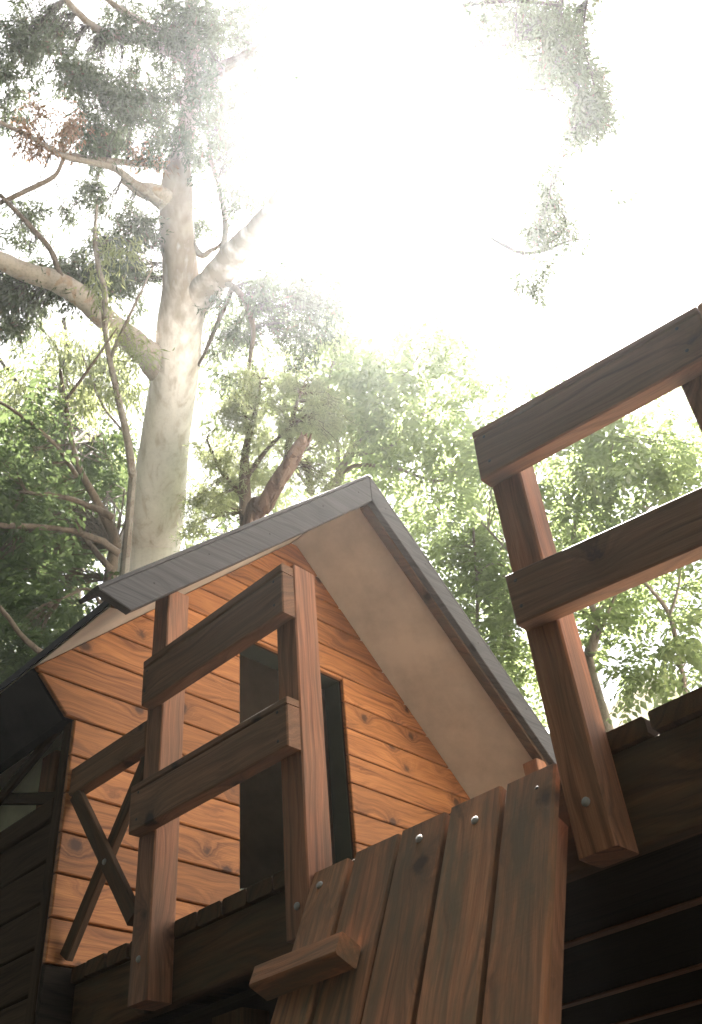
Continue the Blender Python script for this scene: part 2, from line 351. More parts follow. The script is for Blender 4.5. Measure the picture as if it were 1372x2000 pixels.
# dark backing seen in the grooves, in three pieces round the doorway
def backing(pts): prism('groove_backing', M_GAP, house, pts, FY(YW+0.0185), 0.012, ch=0.001)
backing([(XL+.004, .74), (DX0-.004, .74), (DX0-.004, DZ), (XL+.004, DZ-.0)][:2]+[(DX0-.004, DZ), (1.86, DZ), (1.33, 1.80), (XL+.004, 1.665)])
backing([(DX1+.004, .74), (XRr-.004, .74), (XRr-.004, 1.665), (3.796, 1.80), (3.266, DZ), (DX1+.004, DZ)])
backing([(1.86, DZ+.001), (3.266, DZ+.001), (XA, ZS-.03)])
# door reveals (studs and head) and the inside
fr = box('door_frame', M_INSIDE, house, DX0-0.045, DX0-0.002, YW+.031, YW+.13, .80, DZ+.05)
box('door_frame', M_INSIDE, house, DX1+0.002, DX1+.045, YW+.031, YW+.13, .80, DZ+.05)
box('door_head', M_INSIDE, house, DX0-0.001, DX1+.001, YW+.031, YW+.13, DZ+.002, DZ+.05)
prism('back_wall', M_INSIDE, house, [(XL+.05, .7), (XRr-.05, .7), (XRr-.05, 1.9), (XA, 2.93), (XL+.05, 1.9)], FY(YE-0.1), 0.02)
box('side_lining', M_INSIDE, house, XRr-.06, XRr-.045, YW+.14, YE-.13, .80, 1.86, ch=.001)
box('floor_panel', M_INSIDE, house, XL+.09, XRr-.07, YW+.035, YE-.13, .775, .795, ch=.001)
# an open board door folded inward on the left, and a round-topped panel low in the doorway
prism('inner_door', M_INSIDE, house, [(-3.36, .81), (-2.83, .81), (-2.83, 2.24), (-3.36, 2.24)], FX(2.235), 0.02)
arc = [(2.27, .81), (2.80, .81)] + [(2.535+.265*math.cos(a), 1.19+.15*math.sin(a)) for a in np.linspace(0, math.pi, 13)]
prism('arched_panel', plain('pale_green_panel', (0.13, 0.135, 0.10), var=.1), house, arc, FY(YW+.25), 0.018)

# side wall (faces -X)
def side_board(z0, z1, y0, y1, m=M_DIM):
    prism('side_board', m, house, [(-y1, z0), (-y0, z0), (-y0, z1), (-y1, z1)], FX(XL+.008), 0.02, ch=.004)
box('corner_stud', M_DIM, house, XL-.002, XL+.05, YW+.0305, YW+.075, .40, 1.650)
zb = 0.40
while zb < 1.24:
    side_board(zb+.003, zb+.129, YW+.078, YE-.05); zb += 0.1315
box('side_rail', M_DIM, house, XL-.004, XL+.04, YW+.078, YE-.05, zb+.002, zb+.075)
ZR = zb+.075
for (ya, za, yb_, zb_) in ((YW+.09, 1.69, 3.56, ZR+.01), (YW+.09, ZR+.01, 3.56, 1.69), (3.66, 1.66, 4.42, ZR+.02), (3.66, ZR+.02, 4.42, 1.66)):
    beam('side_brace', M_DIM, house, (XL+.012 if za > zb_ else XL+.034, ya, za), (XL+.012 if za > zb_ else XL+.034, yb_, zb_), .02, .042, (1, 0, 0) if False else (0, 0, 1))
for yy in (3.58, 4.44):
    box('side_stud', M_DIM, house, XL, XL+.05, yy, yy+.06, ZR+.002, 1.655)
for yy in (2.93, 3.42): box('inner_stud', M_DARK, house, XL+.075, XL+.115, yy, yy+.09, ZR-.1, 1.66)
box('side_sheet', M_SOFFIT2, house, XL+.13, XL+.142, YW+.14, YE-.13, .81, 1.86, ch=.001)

# roof: soffit sheets, covering, eave boxes, barge boards, rafters
def slope_pt(x, up=0.0): return (x, ZS - MS*abs(x-XA) + up)
for s in (-1, 1):
    def X(dx): return XA + s*dx
    ym = FY(2.226)
    def strip(name, mat, d0, d1, u0, u1, y0, y1, ch=.002):
        return prism(name, mat, house, [slope_pt(X(d0), u0), slope_pt(X(d1), u0), slope_pt(X(d1), u1), slope_pt(X(d0), u1)], FY(y0), y1-y0, ch=ch)
    strip('soffit_sheet', M_SOFFIT, 0.004, 1.248, 0.0, 0.009, 2.227, YW+.4, ch=.0005)
    strip('roof_lining', M_SOFFIT, 0.004, 1.248, 0.0, 0.009, YW+.402, YE+.3, ch=.0005)
    strip('roof_sheet', M_ROOF, 0.0005, 1.262, 0.011, 0.040, 2.180, YE+.34, ch=.002)
    # eave board closing the overhang, square to the slope, and the flat return to the wall
    a, b_ = (X(1.248), 1.800), (X(1.108), 1.653)
    e = (b_[0]-a[0], b_[1]-a[1]); n_ = (0.012*s*1.0, 0.0115)
    prism('eave_board', M_ROOF, house, [a, b_, (b_[0]-s*.014, b_[1]+.0125), (a[0]-s*.014, a[1]+.0125)], FY(YW+.0315), YE+.3-YW-.03, ch=.001)
    prism('eave_return', M_ROOF, house, [(X(1.107), 1.6525), (X(1.066), 1.6525), (X(1.066), 1.664), (X(1.107), 1.664)], FY(YW+.0315), YE+.3-YW-.03, ch=.001)
    # barge board
    bz, bd, bm = 3.036, 0.147, 0.938
    g = 0.0006
    prism('barge_board', M_CHAR, house, [(X(g), bz), (X(1.346), bz-bm*1.346+.0), (X(1.226), bz-bd-bm*1.226+.006), (X(g), bz-bd)] , FY(2.145) if True else None, 0.032, ch=.003)
    cap_m = (bz-bm*.67+.006)
    beam('barge_cap', M_CHAR, house, (X(.003), 2.200, bz+.010), (X(1.349), 2.200, bz-bm*1.349+.010), .108, .014, (0, 0, 1), ch=.002, cut_a=0.9*s*0, cut_b=0)
    # inner rafter
    RB = .048 if s < 0 else .098
    prism('rafter', M_EDGE, house, [slope_pt(X(g), -.001), slope_pt(X(1.262), -.001), (X(1.20), ZS-MS*1.20-RB), (X(g), ZS-RB)], FY(2.1785), 0.046, ch=.003)
    for d in (.09, .33, .64, .93, 1.15):
        for dz in (.045,):
            screw(house, (X(d), 2.1448, bz-bm*d-dz-random.uniform(0, .05)), (0, -1, 0))
# ridge capping
prism('ridge_cap', M_ROOF, house, [(XA-.07, ZS+.047-.066), (XA, ZS+.047), (XA+.07, ZS+.047-.066), (XA+.07, ZS+.056-.066), (XA, ZS+.056), (XA-.07, ZS+.056-.066)], FY(2.23), YE-1.9, ch=.0005)

# ------------------------------------------------------------------ deck
deck = thing('timber_deck', (1.6, 2.0, GROUND), 'raised timber deck with thick dark edge boards in front of the playhouse', 'deck')
XF = 1.582
beam('edge_board', M_EDGE, deck, (XF+.0225, 1.205, .735), (XF+.0225, 2.664, .735), .045, .155, ch=.004)
beam('edge_board', M_EDGE, deck, (XF+.0225, -1.2, .698), (XF+.0225, 1.20, .698), .045, .181, ch=.004)
yy = -1.2
brnd = random.Random(3)
while yy < 2.60:
    right = yy < 1.19
    zt = (.827 if right else .853)+brnd.uniform(-.003, .003)
    w = .094 if not right else .125
    zb_ = .7895 if right else .8135
    if right and abs(yy-.60) < .01: pass
    y1 = min(yy+w, 2.666)
    if y1-yy > .02:
        db = beam('deck_board', M_EDGE, deck, ((1.665 if .85 < yy < 1.60 else XF-.016)+brnd.uniform(-.006, .006), (yy+y1)/2, (zt+zb_)/2), (4.3, (yy+y1)/2, (zt+zb_)/2), y1-yy, zt-zb_, ch=.004)
    if y1-yy > .02: bounce_top(db, M_TOP)
    yy = y1 + (.008 if not right else .012)
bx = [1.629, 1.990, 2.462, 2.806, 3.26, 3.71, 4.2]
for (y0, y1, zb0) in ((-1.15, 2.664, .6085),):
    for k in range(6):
        box('shade_board', M_BLACK, deck, bx[k]+.002, bx[k+1]-.002, y0, y1, zb0+.012, zb0+.030, ch=.001)  # black boards added as the shade between the joists
        if k: box('lit_joist_strip', M_DARK, deck, bx[k]-.016, bx[k]+.016, y0, y1, zb0+.006, zb0+.0115, ch=.002)  # thin lighter strips stand for the lit undersides of the joists
for (x, y, zt) in ((1.63, 1.965, .606), (1.63, 1.28, .606), (4.1, 2.1, .606), (4.1, -.9, .606), (1.63, -.9, .606), (2.9, 1.2, .606)):
    box('support_post', M_EDGE, deck, x, x+.09, y, y+.12, GROUND-.05, zt)
for (a_, b_) in (((1.64, -1.17), (4.3, -1.17)), ((4.27, -1.15), (4.27, 2.6))):
    beam('light_block_panel', M_DIM, deck, (a_[0], a_[1], -.27), (b_[0], b_[1], -.27), .02, 1.70, ch=.001)  # panels added out of view to keep bounced light off the deck underside
for (x, y) in ((1.55, 4.8), (3.5, 4.8), (3.5, 2.8), (1.55, 2.80)):
    box('support_post', M_EDGE, deck, x, x+.09, y, y+.09, GROUND-.05, .77)
beam('bearer', M_EDGE, deck, (1.52, 2.86, .73), (3.62, 2.86, .73), .045, .08)
beam('bearer', M_EDGE, deck, (1.52, 4.84, .73), (3.62, 4.84, .73), .045, .08)

# ------------------------------------------------------------------ railings
XR_, XP = 1.452, 1.497       # rail outer face, post outer face
def rail_quad(name, parent, tl, bl, br, tr, strip=0, x=XR_, t=.043, mat=None):
    """flat board on the post faces from its four corners (Y, Z); local x follows the board"""
    mat = mat or M_RAIL; (y0, z0), (y1, z1) = tl, tr
    u = Vector((0, y1-y0, z1-z0)).normalized(); vv = Vector((0, -u.z, u.y)) if u.y > 0 else Vector((0, u.z, -u.y))
    n = Vector((-1, 0, 0)); yv = n.cross(u)
    M = Matrix(((0, 0, -1, x), (u.y, yv.y, 0, y0), (u.z, yv.z, 0, z0), (0, 0, 0, 1)))
    def L(p): d = Vector((0, p[0]-y0, p[1]-z0)); return (d.dot(u), d.dot(yv))
    if strip:          # a thin strip along the top edge, with a fine joint below it
        lerp = lambda p, q, k: (p[0]+(q[0]-p[0])*k, p[1]+(q[1]-p[1])*k)
        k0, k1 = strip/(tl[1]-bl[1]), (strip+.003)/(tl[1]-bl[1])
        prism('edge_strip', mat, parent, [L(p) for p in (tl, lerp(tl, bl, k0), lerp(tr, br, k0), tr)], M, t, ch=.003)
        tl, tr = lerp(tl, bl, k1), lerp(tr, br, k1)
    return prism(name, mat, parent, [L(p) for p in (tl, bl, br, tr)], M, t, ch=.004)
rl = thing('railing', (1.54, 1.9, .66), 'two-rail timber railing left of the climbing ramp, in front of the doorway', 'railing', 'railings along the deck edge')
box('post', M_DARK, rl, XP, XP+.083, 2.18, 2.262, .655, 1.925)
box('post', M_DARK, rl, XP, XP+.085, 1.573, 1.655, .655, 1.662)
rail_quad('top_rail', rl, (2.236, 1.647), (2.232, 1.487), (1.5745, 1.479), (1.5745, 1.647), strip=.027)
rail_quad('lower_rail', rl, (2.252, 1.233), (2.248, 1.090), (1.5745, 1.085), (1.5745, 1.222), strip=.02)
for p in ((2.21, 1.60), (2.215, 1.53), (1.61, 1.60), (1.61, 1.52), (2.21, 1.20), (2.21, 1.12), (1.61, 1.19), (1.61, 1.11)):
    screw(rl, (XR_-.0003, p[0], p[1]), (-1, 0, 0))
screw(rl, (XP-.0003, 1.611, .72), (-1, 0, 0), BOLT, 'bolt'); screw(rl, (XP-.0003, 2.22, .76), (-1, 0, 0), BOLT, 'bolt')
xb = thing('cross_braced_panel', (1.52, 2.45, .86), 'cross-braced timber panel between the playhouse corner and the first railing post', 'railing')
rail_quad('top_rail', xb, (2.70, 1.47), (2.70, 1.375), (2.264, 1.375), (2.264, 1.47), x=XP+.0, t=.04)
beam('brace', M_EDGE, xb, (XP+.014, 2.655, 1.372), (XP+.014, 2.274, .88), .024, .05, (0, 0, 1), ch=.003)
beam('brace', M_EDGE, xb, (XP+.044, 2.30, 1.372), (XP+.044, 2.66, .88), .024, .05, (0, 0, 1), ch=.003)
screw(xb, (XP+.0015, 2.43, 1.08), (-1, 0, 0), BOLT, 'bolt')
rr = thing('railing', (1.54, .84, .58), 'two-rail timber railing right of the climbing ramp, against the bright sky', 'railing', 'railings along the deck edge')
box('post', M_DARK, rr, XP, XP+.075, .80, .882, .592, 1.598)
box('post', M_DARK, rr, XP, XP+.085, .31, .392, .655, 1.53)
rail_quad('top_rail', rr, (.877, 1.629), (.882, 1.476), (.29, 1.405), (.288, 1.546), strip=.02)
rail_quad('lower_rail', rr, (.875, 1.193), (.8735, 1.066), (.29, 1.000), (.29, 1.118))
box('side_rail', M_DARK, rr, XR_+.002, 4.2, .244, .286, 1.40, 1.545)
box('side_rail', M_DARK, rr, XP+.0, 4.2, .265, .307, .99, 1.115)
for p in ((.845, 1.59), (.845, 1.51), (.85, 1.165), (.85, 1.10), (.34, 1.52), (.34, 1.45)):
    screw(rr, (XR_-.0003, p[0], p[1]), (-1, 0, 0))
screw(rr, (XP-.0003, .838, .683), (-1, 0, 0), BOLT, 'bolt')
vp_ = thing('verandah_post', (3.59, 2.2, .86), 'far verandah post holding up the right end of the roof edge', 'post')
box('shaft', M_DARK, vp_, 3.546, 3.63, 2.18, 2.262, .856, 1.90)

# ------------------------------------------------------------------ climbing ramp
rampT = thing('climbing_ramp', (1.0, 1.25, GROUND), 'steep climbing ramp of five rough brown planks leaning on the deck edge', 'ramp')
RD = Vector((-.44, 0, -1)).normalized()          # down the slope
RN = Vector((-1, 0, .44)).normalized()           # out of the slope
top = Vector((1.522, 0, .792)); LEN = (.792-GROUND)/(-RD.z)+.03
edges = [.897, 1.023, 1.169, 1.306, 1.452, 1.5715]
for k in range(5):
    y0, y1 = edges[k]+.0058*(k > 0), edges[k+1]-.0058*(k < 4)
    off = [0, .002, .003, -.002, .004][k]; dz = [-.002, .001, -.003, .002, -.010][k]
    a = top + Vector((0, (y0+y1)/2, 0)) + RN*(off-.011) + RD*(.0-dz)
    b = a + RD*LEN
    beam('plank', M_PLANK, rampT, a, b, y1-y0, .022, tuple(RN), ch=.004)
    if k in (0, 1, 2, 4):
        s_ = a + RN*.0111 + RD*(.045+.02*(k % 2)) + Vector((0, -.02+.01*k, 0))
        screw(rampT, s_, RN, BOLT if k in (1, 2, 4) else SCREW, 'bolt')
for yb_ in (.935, 1.53):                            # stringers behind the planks
    a = top + Vector((0, yb_, 0)) - RN*.047 + RD*.10
    beam('stringer', M_DARK, rampT, a, a+RD*(LEN-.15), .045, .045, tuple(RN), ch=.003)
# foothold block
cc = top + RD*.285 + RN*.030
beam('foothold', M_PLANK, rampT, cc + Vector((0, 1.347, 0)), cc + Vector((0, 1.600, 0)), .048, .058, tuple(RN), ch=.004)
cc2 = top + RD*.66 + RN*.032
beam('foothold', M_PLANK, rampT, cc2 + Vector((0, .95, 0)), cc2 + Vector((0, 1.22, 0)), .056, .062, tuple(RN), ch=.004)

# ------------------------------------------------------------------ trees
def sm_poly(P, n=6):
    P = np.array(P, float)
    if len(P) < 3: n = max(n, 2)
    Q = [2*P[0]-P[1]] + list(P) + [2*P[-1]-P[-2]]; out = []
    for i in range(1, len(Q)-2):
        for k in range(n):
            t = k/n; a, b, c, d = Q[i-1], Q[i], Q[i+1], Q[i+2]
            out.append(.5*((2*b)+(-a+c)*t+(2*a-5*b+4*c-d)*t*t+(-a+3*b-3*c+d)*t**3))
    out.append(P[-1]); return np.array(out)
def tube_geo(P, r, seg, jit=0.06):
    n = len(P); T = np.gradient(P, axis=0); T /= np.linalg.norm(T, axis=1)[:, None]
    ref = np.array([.3, .9, .1]); vs = []
    for i in range(n):
        u = np.cross(T[i], ref); u /= np.linalg.norm(u); w = np.cross(T[i], u)
        for k in range(seg):
            a = 2*math.pi*k/seg
            q = r[i]*(1+jit*math.sin(3*a+i*.35)+jit*.7*math.sin(2*a-i*.21+1)+rng.normal(0, jit*.25))
            vs.append(P[i]+q*(u*math.cos(a)+w*math.sin(a)))
    f = [[i*seg+k, i*seg+(k+1) % seg, (i+1)*seg+(k+1) % seg, (i+1)*seg+k] for i in range(n-1) for k in range(seg)]
    f.append([k for k in reversed(range(seg))]); f.append([(n-1)*seg+k for k in range(seg)])
    return vs, f
def limb(name, mat, parent, path, seg=12, jit=.06, ns=6, wander=0.0):
    """path: (px, py, width in px, depth)"""
    P = [np.append(pt(x, y, d), .5*w/FOC*d) for (x, y, w, d) in path]
    Q = sm_poly(P, ns); pos, r = Q[:, :3].copy(), np.maximum(Q[:, 3], .002)
    if wander:
        ww = np.cumsum(rng.normal(0, 1, pos.shape), 0); ww -= np.linspace(0, 1, len(ww))[:, None]*ww[-1]; pos += ww*wander*r.mean()
    v, f = tube_geo(pos, r, seg, jit); me = mesh_pd(name, v, f)
    for p in me.polygons: p.use_smooth = True
    o = link(name, me, mat, parent)
    return pos
def norm(a): return a/np.maximum(1e-9, np.linalg.norm(a, axis=-1, keepdims=True))
def leaves_geo(base, d, nrm, L, Wd, fold=.25):
    """rhombic leaf bent along its midrib: 4 verts, 2 tris"""
    d = norm(d); s = norm(np.cross(d, nrm)); up = np.cross(s, d)
    L = L[:, None]; Wd = Wd[:, None]
    b = base; tip = base+d*L - up*L*.12
    m1 = base+d*L*.42+s*Wd*.5+up*Wd*fold; m2 = base+d*L*.42-s*Wd*.5+up*Wd*fold
    v = np.stack([b, m1, tip, m2], 1).reshape(-1, 3); return v
def np_mesh(name, v, faces_n, tris=True):
    n = faces_n; me = bpy.data.meshes.new(name)
    k = 4*np.arange(n)[:, None]
    t = np.concatenate([k+np.array([[0, 1, 2]]), k+np.array([[0, 2, 3]])], 1).reshape(-1)
    me.vertices.add(len(v)); me.vertices.foreach_set('co', v.astype(np.float32).reshape(-1))
    me.loops.add(len(t)); me.loops.foreach_set('vertex_index', t.astype(np.int32))
    me.polygons.add(2*n); me.polygons.foreach_set('loop_start', (3*np.arange(2*n)).astype(np.int32))
    me.polygons.foreach_set('loop_total', np.full(2*n, 3, np.int32)); me.update(calc_edges=True); return me
def sample_blobs(blobs, per_clump=9, tight=.07):
    """places of leaf bunches: strung along drooping side shoots inside each ellipsoid, so gaps stay open between"""
    cs = []
    for (x, y, rx, ry, d, dd, n) in blobs:
        k = max(1, int(n/per_clump)); q = rng.normal(0, 1, (k, 3)); q = q/np.linalg.norm(q, axis=1)[:, None]*(rng.random((k, 1))**.42)
        L = min(1.0, 75/max(rx, 20)); u = rng.normal(0, 1, (k, 3))*np.array([1, .6, .7]); u[:, 1] += rng.uniform(0, .9, k); u = u/np.linalg.norm(u, axis=1)[:, None]*L*rng.uniform(.35, 1.0, (k, 1))
        for j in range(int(n)):
            i = j % k; t = rng.random(); g = q[i]+u[i]*(t-.3)+rng.normal(0, tight*(1+t), 3)*L+np.array([0, .35*L*t*t, 0])
            cs.append(pt(x+g[0]*rx, y+g[1]*ry, d+g[2]*dd))
    return np.array(cs)
DOWN = np.array([0, 0, -1.0])
def hanging_crown(name, mat, parent, blobs, per=14, ln=(.07, .12), wd=.016, spread=.10, droop=1.1, clump=1):
    """eucalypt-like foliage: bunches of narrow leaves that hang from twigs"""
    c = sample_blobs(blobs); n = len(c)
    tdir = norm(rng.normal(0, 1, (n, 3))+DOWN*.3)
    tl = rng.uniform(.5, 1.3, n)*spread*2
    idx = np.repeat(np.arange(n), per); s = rng.random(len(idx))
    base = c[idx]+tdir[idx]*(s*tl[idx])[:, None]+rng.normal(0, spread*.33, (len(idx), 3))
    d = norm(rng.normal(0, .55, (len(idx), 3))+tdir[idx]*.6+DOWN*droop)
    nr = rng.normal(0, 1, (len(idx), 3)); L = rng.uniform(ln[0], ln[1], len(idx)); Wd = wd*rng.uniform(.7, 1.3, len(idx))
    v = leaves_geo(base, d, nr, L, Wd, .15)
    return link(name, np_mesh(name, v, len(idx)), mat, parent, None, 'stuff'), c, tdir, tl
def frond_arrays(c, az, pitch, length, pairs, lf, wf):
    """pinnate fronds: n axes, 'pairs' leaflets a side"""
    n = len(c)
    ax = np.stack([np.cos(az)*np.cos(pitch), np.sin(az)*np.cos(pitch), np.sin(pitch)], 1)
    size = rng.uniform(.6, 1.35, n)
    side = norm(np.cross(ax, np.array([0, 0, 1.0]))+rng.normal(0, .18, (n, 3))); up = np.cross(side, ax)
    B, D, N, Ls, Ws = [], [], [], [], []
    for k in range(pairs):
        t = (k+.9)/(pairs+.3); sag = -(t**2)*.22
        o = c+ax*(length*t)[:, None]+np.array([0, 0, 1.0])*(sag*length)[:, None]
        for sg in (-1, 1):
            B.append(o); D.append(norm(side*sg*.9+ax*.45+rng.normal(0, .12, (n, 3))+DOWN*.22)); N.append(up+rng.normal(0, .25, (n, 3)))
            q = lf*(1-.35*abs(t-.5))*rng.uniform(.8, 1.2, n)*size; Ls.append(q); Ws.append(q*wf)
    return np.concatenate(B), np.concatenate(D), np.concatenate(N), np.concatenate(Ls), np.concatenate(Ws)
def frond_crown(name, mat, parent, blobs, length=(.16, .3), pairs=7, lf=.05, wf=.48, per=4, jit=.16):
    c = sample_blobs(blobs); n = len(c); idx = np.repeat(np.arange(n), per)
    cc = c[idx]+rng.normal(0, jit, (len(idx), 3)); m = len(idx)
    B, D, N, L_, W_ = frond_arrays(cc, rng.uniform(0, 2*math.pi, m), rng.normal(-.25, .35, m), rng.uniform(*length, m), pairs, lf, wf)
    v = leaves_geo(B, D, N, L_, W_, .12)
    return link(name, np_mesh(name, v, len(B)), mat, parent, None, 'stuff'), c
def twigs(name, mat, parent, ends, nodes, r=.006, frac=1.0, sag=.1):
    """thin wandering twigs from the nearest point of the limbs to the bunches, one joined part"""
    nodes = np.array(nodes); V, Fc = [], []
    for e in ends:
        if rng.random() > frac: continue
        dd = np.linalg.norm(nodes-e, axis=1); a = nodes[np.argmin(dd)]; L = dd.min()
        if L < .12 or L > 3.2: continue
        n = 6; t = np.linspace(0, 1, n)[:, None]
        P = a*(1-t)+e*t+np.array([0, 0, 1])*(np.sin(t*math.pi)*sag*L)+rng.normal(0, .035*L, (n, 3))*np.sin(t*math.pi)
        T = norm(np.gradient(P, axis=0)); u = norm(np.cross(T, np.array([.2, .8, .3]))); w = np.cross(T, u)
        rr_ = (r*(1.4-t)*(0.6+.5*L))
        k0 = len(V)
        for i in range(n):
            for k in range(3):
                an = 2*math.pi*k/3; V.append(P[i]+rr_[i]*(u[i]*math.cos(an)+w[i]*math.sin(an)))
        for i in range(n-1):
            for k in range(3): Fc.append([k0+i*3+k, k0+i*3+(k+1) % 3, k0+(i+1)*3+(k+1) % 3, k0+(i+1)*3+k])
    return link(name, mesh_pd(name, V, Fc), mat, parent, None, 'stuff')

K_WHITE = bark_mat('white_gum_bark', (0.86, 0.81, 0.78), (0.58, 0.50, 0.43), (0.50, 0.38, 0.27), -.6, bump=.12, sc=(1, 1, .07), speck=.12)
def high_bark(m, z0, z1, tan, dark):
    """older tan bark towards the crown, changing over in ragged streaks"""
    t = m.node_tree; b = t.nodes['Principled BSDF']; lk = b.inputs['Base Color'].links[0]; src = lk.from_socket
    tc = t.nodes.new('ShaderNodeTexCoord'); sp = t.nodes.new('ShaderNodeSeparateXYZ'); t.links.new(tc.outputs['Object'], sp.inputs[0])
    mp = t.nodes.new('ShaderNodeMapping'); mp.inputs['Scale'].default_value = (6, 6, .7); t.links.new(tc.outputs['Object'], mp.inputs[0])
    n = nd(t, 'ShaderNodeTexNoise'); n.inputs['Scale'].default_value = 1.5; n.inputs['Detail'].default_value = 6; t.links.new(mp.outputs[0], n.inputs['Vector'])
    f = mathn(t, 'DIVIDE', mathn(t, 'SUBTRACT', mathn(t, 'ADD', sp.outputs[2], mathn(t, 'MULTIPLY', mathn(t, 'SUBTRACT', n.outputs['Fac'], .5), 3.5)), z0), z1-z0, True)
    c = ramp(t, n.outputs['Fac'], [(.35, dark), (.6, tan)])
    t.links.new(mix(t, f, src, c), b.inputs['Base Color'])
high_bark(K_WHITE, 6.6, 7.6, (0.40, 0.34, 0.28), (0.26, 0.21, 0.17))
K_TAN = bark_mat('tan_limb_bark', (0.35, 0.31, 0.26), (0.23, 0.20, 0.165), (0.30, 0.20, 0.13), .1, bump=.3)
K_BROWN = bark_mat('brown_bark', (0.12, 0.095, 0.07), (0.06, 0.045, 0.035), (0.16, 0.125, 0.095), .4, sz=14)
K_TWIG = bark_mat('grey_twig_bark', (0.085, 0.08, 0.07), (0.05, 0.045, 0.04), (0.11, 0.10, 0.09), .3)
K_GREY = bark_mat('grey_limb_bark', (0.25, 0.225, 0.19), (0.14, 0.125, 0.10), (0.18, 0.14, 0.11), .3, sz=12)
K_RED = bark_mat('stringy_red_bark', (0.15, 0.095, 0.07), (0.055, 0.036, 0.027), (0.24, 0.165, 0.125), .5, bump=1.0, sc=(1, 1, .1), sz=16)
L_EUC = leaf_mat('gum_leaves', (0.04, 0.058, 0.032), (0.09, 0.115, 0.06), (0.14, 0.175, 0.08), .30, (0.13, 0.085, 0.055), .03)
L_DEAD = leaf_mat('dry_gum_leaves', (0.20, 0.11, 0.06), (0.28, 0.16, 0.09), (0.30, 0.17, 0.09), .4)
L_WIL = leaf_mat('yellow_green_leaves', (0.08, 0.12, 0.03), (0.13, 0.18, 0.05), (0.42, 0.46, 0.20), .55)
L_MID = leaf_mat('light_green_leaves', (0.07, 0.12, 0.04), (0.14, 0.20, 0.07), (0.44, 0.52, 0.24), .56)
L_DK = leaf_mat('deep_green_leaves', (0.035, 0.075, 0.02), (0.07, 0.12, 0.035), (0.14, 0.19, 0.07), .4)  # leaf colour darkened for shade from the gum and house
L_FRESH = leaf_mat('fresh_green_leaves', (0.05, 0.09, 0.03), (0.11, 0.165, 0.055), (0.38, 0.46, 0.19), .53)
L_FIR = leaf_mat('pale_needles', (0.16, 0.20, 0.09), (0.26, 0.30, 0.14), (0.46, 0.50, 0.24), .5)

def ring(cx, cy, rx, ry, d, dd, n): return (cx, cy, rx, ry, d, dd, n)
def thin(k, bl): return [b[:6]+(max(2, b[6]*k),) for b in bl]
# --- the white-barked gum
D0 = 8.6
b0 = pt(290, 1120, D0)
gum = thing('gum_tree', (float(b0[0])-.3, float(b0[1])-.15, GROUND), 'tall white-barked gum tree forking behind the left roof slope', 'tree')
gx, gy = float(b0[0]), float(b0[1]); gl = np.array([gx-.30, gy-.18])
nodes = []
# trunk from the ground up: below the roof it is hidden
Pt = [np.array([gl[0], gl[1], GROUND-.1, .40]), np.array([gl[0]+.10, gl[1]+.06, 1.2, .34]), np.array([gx-.10, gy-.06, 3.0, .30])]
for (x, y, w, d) in [(288, 1125, 120, 8.6), (302, 1010, 112, 8.65), (322, 880, 98, 8.7), (338, 760, 92, 8.8), (350, 660, 88, 8.9), (358, 590, 88, 9.0), (352, 520, 70, 9.1), (346, 440, 66, 9.2), (345, 370, 62, 9.3), (352, 310, 44, 9.35), (366, 240, 38, 9.4), (378, 150, 33, 9.5), (376, 60, 27, 9.6), (370, -40, 22, 9.7), (360, -160, 12, 9.8)]:
    Pt.append(np.append(pt(x, y, d), .5*w/FOC*d))
Q = sm_poly(Pt, 8); v, f = tube_geo(Q[:, :3], Q[:, 3], 28, .028); me = mesh_pd('trunk', v, f)
for p in me.polygons: p.use_smooth = True
link('trunk', me, K_WHITE, gum); nodes += list(Q[::3, :3])
